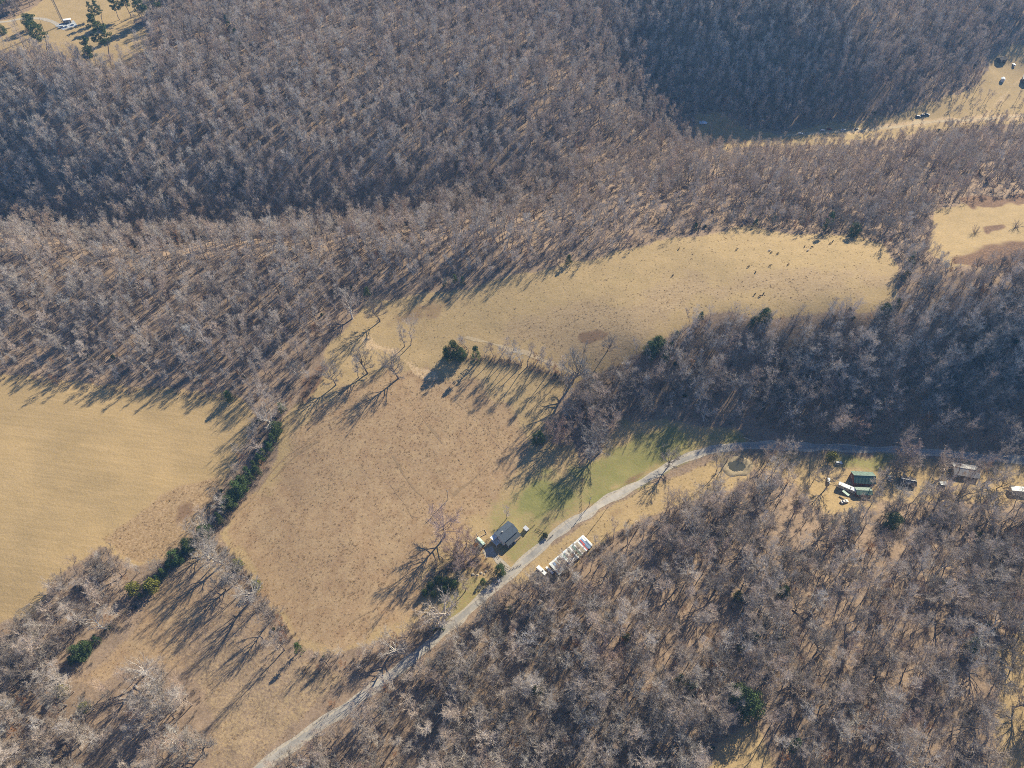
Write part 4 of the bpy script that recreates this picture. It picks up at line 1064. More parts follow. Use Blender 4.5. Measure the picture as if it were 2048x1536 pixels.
def gable(name, u, v, yaw, L, W, h, rise, wall, roof, label, cat='house', over=.45, win=True, door=True, ridge=None, ribs=0):
    t = root_at(name, u, v, yaw, label, cat)
    m = MB(); x, y = L / 2, W / 2
    m.add([(-x, -y, -.7), (x, -y, -.7), (x, y, -.7), (-x, y, -.7), (-x, -y, h), (x, -y, h), (x, y, h), (-x, y, h), (-x, 0, h + rise), (x, 0, h + rise)],
          [(0, 1, 5, 4), (2, 3, 7, 6), (1, 2, 6, 9, 5), (3, 0, 4, 8, 7), (4, 5, 9, 8), (7, 8, 9, 6)])
    m.build('wall', wall, t)
    for s in (-1, 1):
        r = MB(); X = x + over; k = rise / y
        ye = s * (y + over); ze = h - over * k
        a = [(-X, ye, ze + .04), (X, ye, ze + .04), (X, 0, h + rise + .04), (-X, 0, h + rise + .04)]
        b_ = [(p[0], p[1], p[2] + .14) for p in a]
        r.add(a + b_, [(3, 2, 1, 0), (4, 5, 6, 7), (0, 1, 5, 4), (1, 2, 6, 5), (2, 3, 7, 6), (3, 0, 4, 7)])
        ro = r.build('roof_slope', roof, t)
        if ribs:
            rb = MB()
            for q in range(ribs):
                xx = -X + .2 + (2 * X - .4) * q / (ribs - 1)
                rb.tube([(xx, ye, ze + .20), (xx, 0, h + rise + .20)], .05, 4)
            rb.build('seam', roof, ro)
    MB().box((0, 0, h + rise + .19), (L + 2 * over, .35, .08)).build('ridge_cap', ridge or roof, t)
    if win:
        for s in (-1, 1):
            for q in (-.3, .3): window(t, q * L, s * y, h * .55, 1.0, 1.2, (0, s))
        window(t, -x, W * .22, h * .55, .9, 1.2, (-1, 0)); window(t, x, 0, h * .55, .9, 1.2, (1, 0))
    if door:
        d = MB().box((0, -y - .04, 1.0), (1.0, .1, 2.05)).build('door', PAL['darkwood'], t)
        MB().box((.35, -y - .12, 1.0), (.12, .08, .12)).build('handle', PAL['steel'], d)
    return t

# grey roofed house by the lane
HA = gable('farm_house', 1012, 1071, 44, 10.2, 7.4, 4.2, 1.7, PAL['white'], PAL['shingle'], 'white farmhouse with grey shingle roof and porch beside the lane')
MB().add([(-4.6, -6.6, 2.5), (5.3, -6.6, 2.5), (5.3, -3.72, 3.35), (-4.6, -3.72, 3.35), (-4.6, -6.6, 2.62), (5.3, -6.6, 2.62), (5.3, -3.72, 3.47), (-4.6, -3.72, 3.47)],
         [(3, 2, 1, 0), (4, 5, 6, 7), (0, 1, 5, 4), (1, 2, 6, 5), (2, 3, 7, 6), (3, 0, 4, 7)]).build('porch_roof', simple('porch_shingle', (0.07, 0.08, 0.095), .3, 1.5), HA)
for k in range(5): MB().box((-4.4 + 2.35 * k, -6.35, 1.2), (.14, .14, 2.65)).build('porch_post', PAL['white'], HA)
MB().box((.3, -5.2, .2), (9.6, 2.9, .35)).build('porch_floor', PAL['wood'], HA)
MB().box((.3, -6.95, .05), (1.6, .6, .3)).build('step', PAL['concrete'], HA)
MB().box((.35, -3.80, 3.72), (9.9, .12, .22)).build('eave_trim', PAL['white'], HA)
ch = MB().box((-2.2, .6, 5.9), (.7, .6, 1.5)).build('chimney', PAL['brick'], HA); MB().box((-2.2, .6, 6.70), (.82, .72, .12)).build('chimney_cap', PAL['concrete'], ch)
MB().tube([(1.6, 1.4, 5.2), (1.6, 1.4, 6.0)], .09, 8).build('vent_pipe', PAL['steel'], HA)
dk = MB().box((-7.0, .6, 1.6), (3.4, 4.4, .2)).build('deck', PAL['lightgrey'], HA)
for a, b_ in (((-8.65, -1.55), (-8.65, 2.75)), ((-8.65, -1.55), (-5.3, -1.55)), ((-8.65, 2.75), (-5.3, 2.75))):
    MB().tube([(*a, 2.65), (*b_, 2.65)], .06, 4).build('railing', PAL['white'], dk)
for p in ((-8.6, -1.5), (-8.6, 2.7), (-5.6, -1.5), (-5.6, 2.7)): MB().box((p[0], p[1], .95), (.14, .14, 3.4)).build('deck_post', PAL['white'], HA)
MB().add([(-8.5, 1.2, 3.6), (-5.2, 1.2, 3.6), (-5.2, 4.0, 3.3), (-8.5, 4.0, 3.3), (-8.5, 1.2, 3.7), (-5.2, 1.2, 3.7), (-5.2, 4.0, 3.4), (-8.5, 4.0, 3.4)],
         [(3, 2, 1, 0), (4, 5, 6, 7), (0, 1, 5, 4), (1, 2, 6, 5), (2, 3, 7, 6), (3, 0, 4, 7)]).build('deck_canopy', PAL['white'], HA)

gable('garden_shed', 960, 1088, -48, 5.2, 2.9, 2.2, .6, PAL['wood'], PAL['palegreen'], 'small shed with pale green metal roof beside the farmhouse parking pad', 'shed', .25, False, True, None, 12)
SB = root_at('storage_shed', 1052, 1060, -45, 'tiny white lean-to shed standing alone on the lawn', 'shed')
MB().add([(-1.3, -.8, -.3), (1.3, -.8, -.3), (1.3, .8, -.3), (-1.3, .8, -.3), (-1.3, -.8, 1.7), (1.3, -.8, 1.7), (1.3, .8, 2.1), (-1.3, .8, 2.1)],
         [(3, 2, 1, 0), (4, 5, 6, 7), (0, 1, 5, 4), (1, 2, 6, 5), (2, 3, 7, 6), (3, 0, 4, 7)]).build('wall', PAL['darkwood'], SB)
MB().add([(-1.5, -1., 1.72), (1.5, -1., 1.72), (1.5, 1., 2.22), (-1.5, 1., 2.22), (-1.5, -1., 1.80), (1.5, -1., 1.80), (1.5, 1., 2.30), (-1.5, 1., 2.30)],
         [(3, 2, 1, 0), (4, 5, 6, 7), (0, 1, 5, 4), (1, 2, 6, 5), (2, 3, 7, 6), (3, 0, 4, 7)]).build('roof', PAL['white'], SB)
MB().box((0, -.83, .75), (.8, .06, 1.6)).build('door', PAL['lightgrey'], SB)

# long open shed with patchwork roof
PS = root_at('patchwork_shed', 1142, 1114, 41.5, 'long low shed with patchwork roof of white, blue, red and tan sheets', 'shed')
LL, WW, zN, zS = 26.0, 7.8, 3.3, 2.5
zr = lambda y: zS + (zN - zS) * (y + WW / 2) / WW
def sheet(x0, x1, y0, y1, mat, lift=0.0):
    m = MB(); n = max(2, int(round((x1 - x0) / .27)))          # corrugated: ridges run down the slope
    vs_, fs_ = [], []
    for k in range(n + 1):
        x = x0 + (x1 - x0) * k / n; w = .035 * (k % 2)
        vs_ += [(x, y0, zr(y0) + w + lift), (x, y1, zr(y1) + w + lift)]
    for k in range(n): fs_.append((2 * k, 2 * k + 2, 2 * k + 3, 2 * k + 1))
    N0 = len(vs_); vs_ += [(a, b_, c_ - .03) for a, b_, c_ in vs_]
    for k in range(n): fs_.append((N0 + 2 * k + 1, N0 + 2 * k + 3, N0 + 2 * k + 2, N0 + 2 * k))
    m.add(vs_, fs_).build('roof_sheet', PAL[mat], PS)
cols = [('lightgrey', 1.6, 'lightgrey', .5), ('blue', 1.5, 'lightgrey', .55), ('tan', .9, 'lightgrey', .45), ('lightgrey', .8, 'tan', .6), ('tan', 1.4, 'tan', .5), ('wood', 1.2, 'tan', .4), ('lightgrey', .8, 'wood', .35),
        ('bluewhite', 1.1, 'offwhite', .5), ('seagreen', .8, 'lightgrey', .45), ('slate', .9, 'white', .6), ('offwhite', 1.6, 'white', .7), ('tan', .7, 'white', .55), ('lightgrey', 1.2, 'slate', .5), ('white', .8, 'white', .6),
        ('offwhite', 1.0, 'tan', .45), ('seagreen', 1.3, 'seagreen', .35), ('white', .9, 'white', .5), ('tan', 2.0, 'tan', .5), ('white', .9, 'bluewhite', .6), ('slate', .7, 'red', .4), ('red', .8, 'slate', .55), ('blue', 1.1, 'blue', .5), ('white', 1.0, 'slate', .35), ('white', 1.0, 'white', .5)]
tot = sum(c_[1] for c_ in cols); x = -LL / 2
for k, (ca, w, cb_, f) in enumerate(cols):
    w = w * LL / tot
    yb = WW / 2 - .9 - (WW - .9) * f
    sheet(x, x + w - .02, yb, WW / 2 - .9, ca, .05 * (k % 2)); sheet(x, x + w - .02, -WW / 2 + .15 * (k % 3), yb - .02, cb_, .05 * ((k + 1) % 2))
    x += w
x = -LL / 2
for k in range(13): sheet(x, x + 1.98, WW / 2 - .88, WW / 2 + .15, ('white', 'offwhite', 'bluewhite')[k % 3], .06); x += 2.0
for k in range(9):
    for y in (WW / 2 - .3, -WW / 2 + .4): MB().box((-LL / 2 + .3 + 3.17 * k, y, zr(y) / 2 - .35), (.16, .16, zr(y) + .55)).build('post', PAL['wood'], PS)
MB().box((0, -WW / 2 + .55, 1.0), (LL - .4, .08, 2.6)).build('back_wall', PAL['wood'], PS)
for s in (-1, 1): MB().box((s * (LL / 2 - .2), 0, 1.1), (.08, WW - .9, 2.5)).build('side_wall', PAL['wood'], PS)
for y in (-2.6, 0, 2.6): MB().box((0, y, zr(y) - .14), (LL - .3, .10, .14)).build('purlin', PAL['wood'], PS)

def wheels(t, xs, y, r=.36, w=.24):
    for x in xs:
        for s in (-1, 1):
            o = MB().tube([(x, s * y - w / 2, r), (x, s * y + w / 2, r)], r, 12).build('wheel', PAL['tyre'], t)
            MB().tube([(x, s * y + s * w / 2 - .01, r), (x, s * y + s * (w / 2 + .02), r)], r * .55, 10).build('rim', PAL['steel'], o)

def box_trailer(u, v, yaw, L, W, H, roof, body, label, cat='trailer', name='box_trailer', win=0):
    t = root_at(name, u, v, yaw, label, cat)
    MB().box((0, 0, .55 + (H - .55) / 2), (L, W, H - .55)).build('body', body, t)
    MB().box((0, 0, H + .05), (L + .08, W + .08, .10), 0, .97).build('roof', roof, t)
    MB().box((0, 0, .46), (L * .96, W * .7, .14)).build('chassis', PAL['darksteel'], t)
    MB().tube([(L / 2, 0, .45), (L / 2 + 1.1, 0, .45)], .06, 6).build('drawbar', PAL['darksteel'], t)
    wheels(t, (-.5, .5) if L > 5 else (0,), W / 2 - .15, .34)
    for k in range(win):
        for s in (-1, 1): window(t, -L / 2 + L * (k + .5) / win, s * W / 2, H * .62, .9, .7, (0, s))
    if L > 6: MB().box((L * .12, 0, H + .2), (.8, .7, .25)).build('roof_vent', PAL['darksteel'], t)
    return t
box_trailer(1083, 1144, -46, 6.2, 2.0, 2.3, PAL['white'], PAL['offwhite'], 'white box trailer parked at the end of the patchwork shed')
box_trailer(1099, 1143, -46, 5.2, 1.2, 1.7, PAL['white'], PAL['wood'], 'narrow white topped cargo trailer between box trailer and patchwork shed')

# homes along the lane to the east
HB = gable('green_roof_house', 1722, 962, -3, 11.6, 7.4, 3.8, 2.0, PAL['redbrown'], PAL['greenroof'], 'red brown house with weathered green metal gable roof', 'house', .5, True, True, None, 16)
MB().box((-6.4, -1.2, .3), (1.6, 3.2, .3)).build('porch_floor', PAL['wood'], HB)
GW = gable('green_roof_annex', 1724, 987, -3, 8.6, 4.6, 2.5, .8, PAL['redbrown'], PAL['greenroof'], 'low annex with green metal roof in front of the red brown house', 'annex', .3, True, True, None, 12)
box_trailer(1693, 979, -29, 10.6, 2.5, 2.9, PAL['white'], PAL['offwhite'], 'long white mobile trailer angled against the green roofed annex', 'trailer', 'mobile_trailer', 4)
CN = root_at('canopy', 1689, 990, -52, 'narrow green sheet canopy beside the long white trailer', 'canopy')
MB().box((0, 0, 2.2), (4.2, 1.5, .08)).build('roof', PAL['palegreen'], CN)
for a in (-1.9, 1.9):
    for b_ in (-.6, .6): MB().box((a, b_, 1.0), (.1, .1, 2.36)).build('post', PAL['darksteel'], CN)
gable('tarp_shed', 1813, 966, -14, 8.0, 5.2, 2.3, 1.1, PAL['darkwood'], PAL['brownroof'], 'low shed with dark brown roof and pale ridge beyond the red brown house', 'shed', .35, False, True, PAL['offwhite'])
box_trailer(1883, 971, 2, 3.8, 2.3, 2.5, PAL['lightgrey'], PAL['cargrey'], 'small grey camper between the brown shed and the long grey building', 'camper', 'camper', 1)
gable('grey_roof_house', 1926, 946, -12, 13.5, 8.0, 3.0, 1.6, PAL['wood'], PAL['greyroof'], 'long weathered grey roofed building behind dense brown trees', 'house', .5)
box_trailer(2040, 984, -7, 13.0, 3.4, 3.1, PAL['white'], PAL['offwhite'], 'white mobile home with flat white roof at the end of the yards', 'mobile home', 'mobile_home', 5)

def car(u, v, yaw, paint, label, cat='car', name='parked_car', L=4.5, W=1.8, suv=True, wreck=False):
    t = root_at(name, u, v, yaw, label, cat)
    prof = [(-L / 2, .55), (-L / 2 + .08, .92), (-L * .44, 1.0), (L * .18, 1.02), (L * .42, .92), (L / 2, .72), (L / 2 - .02, .42), (-L / 2 + .05, .38)]
    m = MB(); n = len(prof)
    for yy, sh in ((-W / 2, .0), (-W / 2 + .08, .03), (W / 2 - .08, .03), (W / 2, .0)):
        m.v += [(x_, yy, z_ + (sh if z_ > .6 else 0)) for x_, z_ in prof]
    for k in range(3):
        for q in range(n): m.f.append((k * n + q, k * n + (q + 1) % n, (k + 1) * n + (q + 1) % n, (k + 1) * n + q))
    m.f.append(tuple(range(n - 1, -1, -1))); m.f.append(tuple(3 * n + q for q in range(n)))
    m.build('body', paint, t)
    rear = -L * .43 if suv else -L * .28
    top = 1.62 if suv else 1.42
    g = MB(); a, b_ = W / 2 - .12, W / 2 - .28
    g.add([(rear, -a, 1.03), (L * .20, -a, 1.03), (L * .20, a, 1.03), (rear, a, 1.03), (rear + .25, -b_, top), (L * .04, -b_, top), (L * .04, b_, top), (rear + .25, b_, top)],
          [(0, 1, 5, 4), (1, 2, 6, 5), (2, 3, 7, 6), (3, 0, 4, 7), (4, 5, 6, 7)])
    g.build('window', PAL['glass'], t)
    MB().box((rear / 2 + .12 + L * .02, 0, top + .03), (L * .04 - rear - .2, 2 * b_ + .05, .07), 0, .94).build('roof', paint, t)
    for s in (-1, 1):
        MB().box((L / 2 - .12, s * (W / 2 - .3), .72), (.16, .36, .16)).build('headlight', PAL['bluewhite'], t)
        MB().box((-L / 2 + .06, s * (W / 2 - .25), .80), (.10, .28, .18)).build('tail_light', PAL['red'], t)
    wheels(t, (-L * .3, L * .31), W / 2 - .1)
    return t
car(1676, 927, 4, PAL['carwhite'], 'white car parked on grass below the yellow green evergreen')
car(1656, 963, 70, PAL['carwhite'], 'white car parked under the wide bare tree on the dirt yard')
car(1778, 958, 82, PAL['cargrey'], 'grey car parked on grass between the green roofed house and brown shed', suv=False)
car(1688, 1004, 15, PAL['offwhite'] if 'offwhite' in PAL else PAL['carwhite'], 'old dirty white car below the narrow green canopy', suv=False)
# valley floor
car(1601, 268, -20, PAL['carwhite'], 'white car at the closed end of the valley dirt road', suv=False)
car(1645, 262, 8, PAL['carwhite'], 'white car beside a dark red one on the valley floor')
car(1658, 259, 5, PAL['carred'], 'dark red car on the valley floor between white cars', suv=False)
car(1686, 261, 10, PAL['carwhite'], 'white car parked alone mid way along the valley floor', suv=False)
car(1713, 259, 35, PAL['cargrey'], 'grey car at the wood edge of the valley floor')
for u, v, yw, lb in ((1836, 234, 10, 'outer'), (1845, 231, 25, 'middle'), (1854, 230, -10, 'outer')):
    car(u, v, yw, PAL['carblue'], 'dark blue car, %s one of three parked by the dirt road' % lb, 'car', 'parked_car', 4.8, 1.9)['group'] = 'three dark blue cars by the dirt road'
car(2027, 131, 80, PAL['carwhite'], 'white van on the sandy yard in the valley', 'van', 'parked_van', 5.4, 2.0)
gable('valley_cabin', 2001, 122, 20, 8.5, 6.5, 2.8, 1.5, PAL['darkwood'], PAL['brownroof'], 'dark cabin at the wood edge of the sandy valley yard', 'cabin', .4, True, True)
gable('valley_shed', 2004, 162, 65, 4.0, 3.2, 2.6, .8, PAL['lightgrey'], PAL['bluewhite'], 'small pale shed on the sandy valley yard', 'shed', .2, False)
gable('valley_barn', 2052, 162, 60, 12.0, 8.0, 3.6, 1.8, PAL['darkwood'], PAL['greyroof'], 'grey roofed barn on the sandy valley yard', 'barn', .4, True)
TA = root_at('tarpaulin', 1406, 245, 10, 'crumpled bluish white tarpaulin lying at the valley head', 'tarpaulin')
def lump(r, h, seed, seg=14, rings=6):
    g = random.Random(seed); m = MB()
    for k in range(rings):
        f = k / (rings - 1)
        for q in range(seg):
            a = 6.283 * q / seg; rr = r * (math.cos(f * 1.45)) * g.uniform(.8, 1.15)
            m.v.append((rr * math.cos(a) * 1.3, rr * math.sin(a), h * math.sin(f * 1.5) * g.uniform(.85, 1.1) - .06))
    for k in range(rings - 1):
        for q in range(seg): m.f.append((k * seg + q, k * seg + (q + 1) % seg, (k + 1) * seg + (q + 1) % seg, (k + 1) * seg + q))
    m.f.append(tuple((rings - 1) * seg + q for q in range(seg)))
    return m
lump(3.2, 1.1, 4).build('cover', PAL['bluewhite'], TA)
MB().tube([(-3, -1.8, .1), (3, -2.0, .1)], .05, 5).build('edge_rope', PAL['palewood'], TA)

# ------------------------------------------------------------------ tower on the hilltop
TW_ = root_at('lattice_tower', 128, 49, 20, 'tall grey lattice radio tower rising from the hilltop gravel pad', 'tower')
HT, FW = 75.0, .95
legs = [(FW * math.cos(R(a)), FW * math.sin(R(a))) for a in (90, 210, 330)]
for lx, ly in legs: MB().tube([(lx, ly, -.5), (lx * .8, ly * .8, HT)], .17, 6).build('leg', PAL['darksteel'], TW_)
br = MB(); nb = 50
for k in range(nb):
    z0, z1 = HT * k / nb, HT * (k + 1) / nb
    for q in range(3):
        a, b_ = legs[q], legs[(q + 1) % 3]; s0, s1 = 1 - .2 * k / nb, 1 - .2 * (k + 1) / nb
        br.tube([(a[0] * s0, a[1] * s0, z0), (b_[0] * s1, b_[1] * s1, z1)], .05, 3, False); br.tube([(a[0] * s0, a[1] * s0, z0), (b_[0] * s0, b_[1] * s0, z0)], .05, 3, False)
br.build('bracing', PAL['darksteel'], TW_)
MB().box((0, 0, .1), (3.2, 3.2, .5)).build('footing', PAL['concrete'], TW_)
ES = root_at('equipment_shelter', 136, 45, 20, 'white roofed equipment shelter beside the lattice tower', 'shelter')
MB().box((0, 0, 1.3), (6.4, 3.4, 2.9)).build('wall', PAL['wood'], ES); MB().box((0, 0, 2.85), (6.9, 3.9, .22), 0, .97).build('roof', PAL['white'], ES)
MB().box((1.6, -1.74, 1.1), (.95, .08, 2.1)).build('door', PAL['lightgrey'], ES); MB().box((-1.8, -1.9, 1.4), (1.1, .4, 1.0)).build('air_conditioner', PAL['steel'], ES)
for u, v, s, lb in ((124, 55, 1.0, 'larger grey equipment cabinet on the tower pad beside the tower foot'), (133, 54, .8, 'middle sized grey equipment cabinet below the white shelter'), (146, 50, .7, 'small grey equipment cabinet at the pad edge near the white shelter')):
    t = root_at('equipment_cabinet', u, v, 20, lb, 'cabinet')
    MB().box((0, 0, .9 * s), (3.2 * s, 1.8 * s, 2.0 * s)).build('case', PAL['lightgrey'], t); MB().box((0, -.92 * s, .95 * s), (1.2 * s, .06, 1.5 * s)).build('door', PAL['steel'], t)

# ------------------------------------------------------------------ poles and wires
def pole(u, v, h, yaw, label):
    t = root_at('utility_pole', u, v, yaw, label, 'pole')
    MB().tube([(0, 0, -.6), (0, 0, h)], [.19, .12], 8).build('pole', PAL['wood'], t)
    MB().box((0, 0, h - .7), (2.2, .12, .14)).build('crossarm', PAL['wood'], t)
    for q in (-.95, 0, .95): MB().lathe([(.05, 0), (.08, .08), (.05, .2), (.02, .26)], 8, (q, 0, h - .62)).build('insulator', PAL['lightgrey'], t)
    MB().tube([(.32, 0, h - 2.2), (.32, 0, h - 1.3)], .2, 10).build('transformer', PAL['steel'], t)
    return t
P1 = pole(896, 999, 10.5, -30, 'wooden utility pole standing alone in the stubble field')
P2 = pole(1072, 892, 10.0, 45, 'wooden utility pole at the stubble corner beside the pinkish tree')
P3 = pole(902, 722, 10.0, 45, 'wooden utility pole behind the big dark cedar')
P4 = pole(1178, 1012, 9.5, 30, 'wooden utility pole beside the lane below the green meadow')
def wire(a, b_, off, label):
    p, q = Vector(a.location) + Vector((off * .7, off * .7, 9.4)), Vector(b_.location) + Vector((off * .7, off * .7, 9.4))
    pts = [p.lerp(q, k / 16) - Vector((0, 0, 4 * 1.4 * (k / 16) * (1 - k / 16))) for k in range(17)]
    tag(MB().tube(pts, .025, 4).build('power_line', PAL['cable']), label, 'cable', 'overhead wires')
for off in (-.9, .9):
    wire(P3, P2, off, 'thin black overhead wire across the stubble corner between two poles'); wire(P2, P4, off, 'thin black overhead wire over the green meadow towards the lane')

# ------------------------------------------------------------------ fences, garden things
def fence(px, label, h=1.1, post=PAL['wood'], rails=2, gap=2.4, name='rail_fence'):
    P = np.array([ground_at(*p)[:2] for p in px]); pts = []
    for a, b_ in zip(P[:-1], P[1:]):
        n = max(1, int(round(np.hypot(*(b_ - a)) / gap)))
        pts += [a + (b_ - a) * k / n for k in range(n)]
    pts.append(P[-1]); z = [float(height(*p)) for p in pts]
    t = tag(empty(name, (*pts[0], z[0])), label, 'fence'); o = np.array([*pts[0], z[0]])
    L3 = [np.array([*p, zz]) - o for p, zz in zip(pts, z)]
    for p in L3: MB().box((p[0], p[1], p[2] + h / 2 - .2), (.16, .16, h + .4)).build('post', post, t)
    for a, b_ in zip(L3[:-1], L3[1:]):
        for r_ in range(rails):
            d = Vector((0, 0, h * (.9 - .45 * r_))); MB().tube([Vector(a) + d, Vector(b_) + d], .06 if rails < 3 else .02, 4).build('rail', post, t)
fence([(1001, 1124), (1009, 1132), (1021, 1139), (1042, 1130)], 'brown wooden rail fence along the driveway mouth and lane', 1.2, PAL['wood'])
fence([(994, 1104), (999, 1114)], 'short brown rail fence beside the gravel parking pad', 1.2, PAL['wood'])
fence([(1062, 1056), (1069, 1051)], 'short post fence next to the tiny white shed', 1.1, PAL['darkwood'])
fence([(1072, 1058), (1085, 1064), (1080, 1069)], 'angled post fence between tiny white shed and round bush', 1.1, PAL['darkwood'])
fence([(1096, 1080), (1106, 1071)], 'short post fence between round bush and lane', 1.1, PAL['darkwood'])
fence([(1165, 958), (1164, 985), (1163, 1010), (1163, 1036)], 'overgrown wire fence dividing the green meadow', 1.2, PAL['darkwood'], 3, 3.0, 'wire_fence')
fence([(1176, 1068), (1190, 1050), (1205, 1030), (1216, 1014)], 'dark wire fence from patchwork shed to the lane', 1.2, PAL['darkwood'], 3, 2.6, 'wire_fence')
GB = root_at('garden_bed', 963, 1067, 30, 'empty garden bed edged with pale boards behind the small green shed', 'garden bed')
for c_, d in (((0, 1.4, .1), (5.2, .16, .35)), ((0, -1.4, .1), (5.2, .16, .35)), ((2.55, 0, .1), (.16, 2.6, .35)), ((-2.55, 0, .1), (.16, 2.6, .35))): MB().box(c_, d).build('board', PAL['palewood'], GB)
GT = root_at('gas_tank', 998, 1163, 60, 'white gas tank on legs beside the dark evergreen at the driveway', 'tank')
MB().tube([(-.95, 0, .75), (-.75, 0, .75), (.75, 0, .75), (.95, 0, .75)], [.18, .45, .45, .18], 12).build('tank', PAL['white'], GT)
for q in (-.5, .5): MB().box((q, 0, .15), (.14, .7, .7)).build('leg', PAL['darksteel'], GT)
WP = root_at('wood_pile', 990, 1160, 25, 'tan heap of split logs under the evergreen at the driveway', 'wood pile')
g = random.Random(3)
for k in range(34):
    a, rr = g.uniform(0, 6.28), g.uniform(0, 1.6); zz = max(.12, .9 - rr * .5) * g.uniform(.3, 1); y_ = g.uniform(0, 3.1)
    c_ = Vector((rr * math.cos(a) * .8, rr * math.sin(a) * 1.7, zz)); d = Vector((math.cos(y_), math.sin(y_), g.uniform(-.2, .2))) * .6
    MB().tube([c_ - d, c_ + d], g.uniform(.09, .17), 6).build('log', PAL['palewood'] if k % 3 else PAL['wood'], WP)
for k, (u, v, s) in enumerate(((946, 1149, .8), (955, 1150, .6), (962, 1146, .7), (968, 1149, .5), (972, 1143, .6))):
    x, y, z = ground_at(u, v); o = lump(s, s * .8, 30 + k, 10, 5).build('boulder', PAL['stone']); o.location = (x, y, z)
    tag(o, 'pale boulder in the row above the yellow grass patch', 'boulder', 'boulders above the yellow grass patch')
WB = root_at('feed_bin', 1715, 1266, 20, 'small white bin standing among bare trees of the roadside wood', 'bin')
MB().box((0, 0, .7), (1.1, .9, 1.5)).build('case', PAL['white'], WB); MB().box((0, 0, 1.5), (1.25, 1.05, .12)).build('lid', PAL['bluewhite'], WB)
for u, v, yw, L, lb, mt in ((1500, 880, -25, 8, 'pale fallen trunk beside the lane below the dark slope', 'palewood'), (622, 812, 70, 4, 'pale dead trunk at the wood corner beside the stubble field', 'palewood'),
                        (1375, 205, 15, 14, 'dark fallen trunk at the valley head below the shaded hill', 'darkwood'), (1190, 492, 55, 14, 'dark fallen trunk at the wood edge above the pasture', 'darkwood'), (1600, 1232, -50, 9, 'fallen grey trunk in the roadside wood', 'wood'), (880, 1438, 50, 9, 'pale fallen trunk on the leaf litter below the lane', 'palewood')):
    t = root_at('fallen_log', u, v, yw, lb, 'log'); z_ = lambda d: float(height(t.location.x + d * math.cos(R(yw)), t.location.y + d * math.sin(R(yw)))) - t.location.z
    MB().tube([(-L / 2, 0, z_(-L / 2) + .25), (0, .1, z_(0) + .3), (L / 2, 0, z_(L / 2) + .3)], [.32, .25, .12], 7).build('trunk', PAL[mt], t)
    for q in (.15, .3, .42): MB().tube([(L * q, 0, z_(L * q) + .3), (L * q + .9, .9 * (1 if q != .3 else -1), z_(L * q) + 1.0)], [.08, .03], 4).build('branch', PAL[mt], t)

# ------------------------------------------------------------------ round pond
px_, py_, pz_ = ground_at(1472, 933)
o = MB().lathe([(4.9, 0), (4.8, .01)], 40).build('pond', None)
wm, N, L_, b_ = mat_new('pond_water', .08); b_.inputs['Base Color'].default_value = (.07, .065, .045, 1); b_.inputs['Specular IOR Level'].default_value = .5
nz = noise(N, L_, N.new('ShaderNodeTexCoord').outputs['Object'], 1.5, 3); bp = N.new('ShaderNodeBump'); bp.inputs['Strength'].default_value = .15; L_.new(nz.outputs['Fac'], bp.inputs['Height']); L_.new(bp.outputs['Normal'], b_.inputs['Normal'])
o.data.materials.clear(); o.data.materials.append(wm); o.location = (px_, py_, pz_ + .35); tag(o, 'small round dark pond inside an earth bank', None, None, 'structure')
o.scale = (1.15, .8, 1); m = MB(); g = random.Random(9); seg = 48
for q in range(seg):
    a = 6.283 * q / seg; k = g.uniform(.85, 1.15)
    for rr, zz in ((9.2, -.3), (7.8, .55 * k), (6.8 * k, .7 * k), (4.6 * k, .38), (3.4, -.1)):
        w_ = 1 + .16 * math.sin(2 * a + 1) + .06 * math.sin(5 * a); X, Y = px_ + rr * w_ * math.cos(a), py_ + rr * w_ * math.sin(a); m.v.append((X, Y, float(height(X, Y)) * .5 + pz_ * .5 + zz))
for q in range(seg):
    for k in range(4): m.f.append((q * 5 + k, q * 5 + k + 1, ((q + 1) % seg) * 5 + k + 1, ((q + 1) % seg) * 5 + k))
tag(m.build('pond_bank', simple('muddy_bank', (.28, .22, .14), .45, .5, .95), None, True), 'muddy ring bank around the round pond', None, None, 'structure')

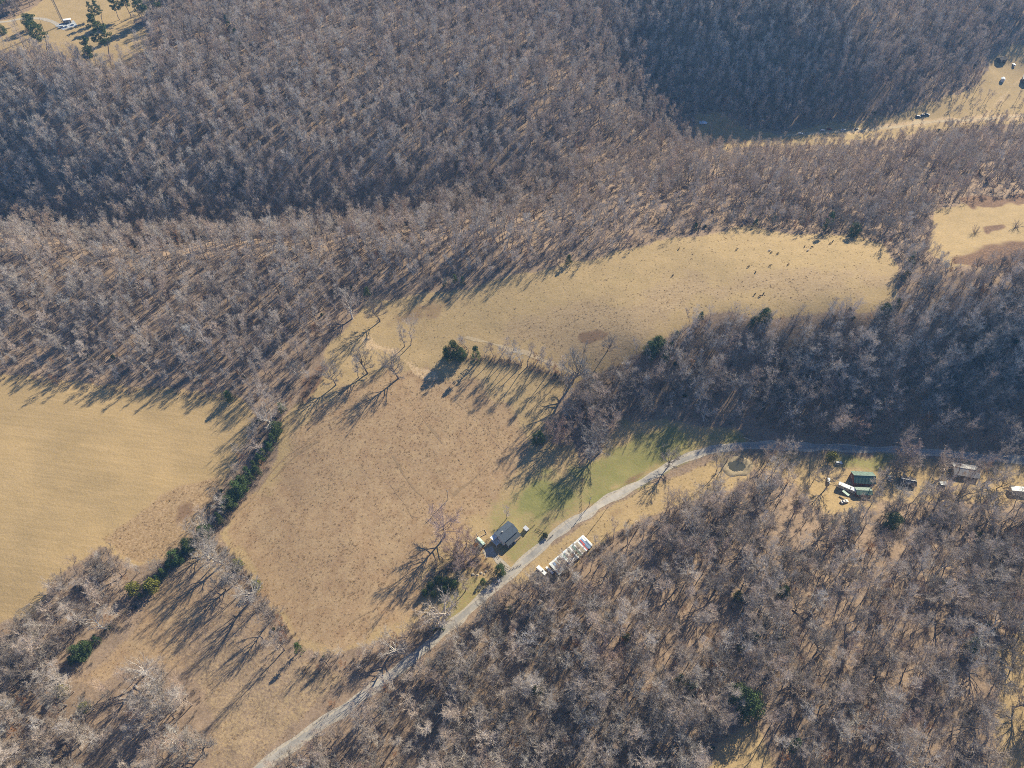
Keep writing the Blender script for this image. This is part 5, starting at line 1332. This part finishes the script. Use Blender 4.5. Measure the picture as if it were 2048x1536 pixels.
# ------------------------------------------------------------------ cattle
def cow_mesh(graze, mat, nm):
    V = [(-.95, 0, 1.18), (-.45, 0, 1.10), (.15, 0, 1.06), (.62, 0, 1.14), (.98, 0, 1.30 if not graze else 1.02), (1.28, 0, 1.42 if not graze else .62), (1.52, 0, 1.30 if not graze else .34), (1.72, 0, 1.18 if not graze else .14)]
    Rr = [.28, .36, .40, .36, .22, .17, .15, .10]; E = [(k, k + 1) for k in range(7)]
    for x_, base, hind in ((-.80, 0, 1), (.55, 3, 0)):
        for s in (-1, 1):
            n = len(V); V += [(x_, s * .22, .82), (x_ + (.10 if hind else 0), s * .24, .55 if hind else .5), (x_ - (.06 if hind else 0), s * .24, .28), (x_, s * .24, .02)]
            Rr += [.17, .10, .065, .075]; E += [(base, n), (n, n + 1), (n + 1, n + 2), (n + 2, n + 3)]
    for s in (-1, 1):
        n = len(V); V.append((1.24, s * .26, V[5][2] + .08)); Rr.append(.05); E.append((5, n))
    n = len(V); V += [(-1.2, 0, 1.12), (-1.26, 0, .62)]; Rr += [.05, .04]; E += [(0, n), (n, n + 1)]
    me = bpy.data.meshes.new('skeleton'); me.from_pydata(V, E, []); o = bpy.data.objects.new('skeleton', me); COL.objects.link(o)
    o.modifiers.new('s', 'SKIN'); sv = me.skin_vertices[0].data
    for k, r_ in enumerate(Rr): sv[k].radius = (r_, r_ * (1.12 if k < 4 else 1)); sv[k].use_root = (k == 2)
    o.modifiers.new('u', 'SUBSURF').levels = 1
    dg = bpy.context.evaluated_depsgraph_get(); out = bpy.data.meshes.new_from_object(o.evaluated_get(dg)); out.name = nm
    bpy.data.objects.remove(o); out.materials.clear(); out.materials.append(mat); return out
COWS = [cow_mesh(True, PAL['black'], 'grazing_black'), cow_mesh(False, PAL['black'], 'standing_black'), cow_mesh(True, PAL['hidebrown'], 'grazing_brown'), cow_mesh(True, PAL['hidewhite'], 'grazing_white')]
CL = [('black cow grazing on the plateau pasture', 'black grazing cows'), ('black cow standing head up on the plateau pasture', 'black standing cows'), ('brown cow grazing on the plateau pasture', 'brown cows'), ('white patched cow grazing on the plateau pasture', 'white patched cows')]
for k, (u, v, c_, yw) in enumerate(((1539, 502, 3, 200), (1542, 506, 0, 30), (1555, 508, 0, 20), (1609, 494, 2, 60), (1623, 495, 0, 15), (1615, 502, 3, 25), (1665, 484, 1, 50), (1660, 488, 0, 10), (1727, 480, 2, 20), (1497, 534, 0, 200), (1540, 532, 1, 5), (1576, 530, 2, 30), (1511, 545, 0, 70), (1527, 588, 0, 60), (1509, 590, 1, 40), (1345, 552, 0, 40), (1473, 500, 1, 20), (1358, 498, 2, 70), (1520, 593, 2, 200))):
    x, y, z = ground_at(u, v); o = bpy.data.objects.new('cow', COWS[c_]); COL.objects.link(o); o.location, o.rotation_euler = (x, y, z - .01), (0, 0, R(yw)); o.scale = (.86, .86, .86); tag(o, CL[c_][0], 'cow', CL[c_][1])

# ------------------------------------------------------------------ the air
hz = MB().box((70, 465, 177), (1536, 1050, 378)).build('haze', None)
hz.data.materials.clear()
hm = bpy.data.materials.new('thin_haze'); hm.use_nodes = True
hn = hm.node_tree.nodes; hn.remove(hn['Principled BSDF'])
pv = hn.new('ShaderNodeVolumePrincipled')
pv.inputs['Color'].default_value = (0.25, 0.56, 1.0, 1); pv.inputs['Density'].default_value = 0.00009; pv.inputs['Anisotropy'].default_value = 0.1
hm.node_tree.links.new(pv.outputs[0], hn['Material Output'].inputs['Volume'])
hz.data.materials.append(hm)
tag(hz, 'thin blue winter haze over the valley', None, None, 'stuff')
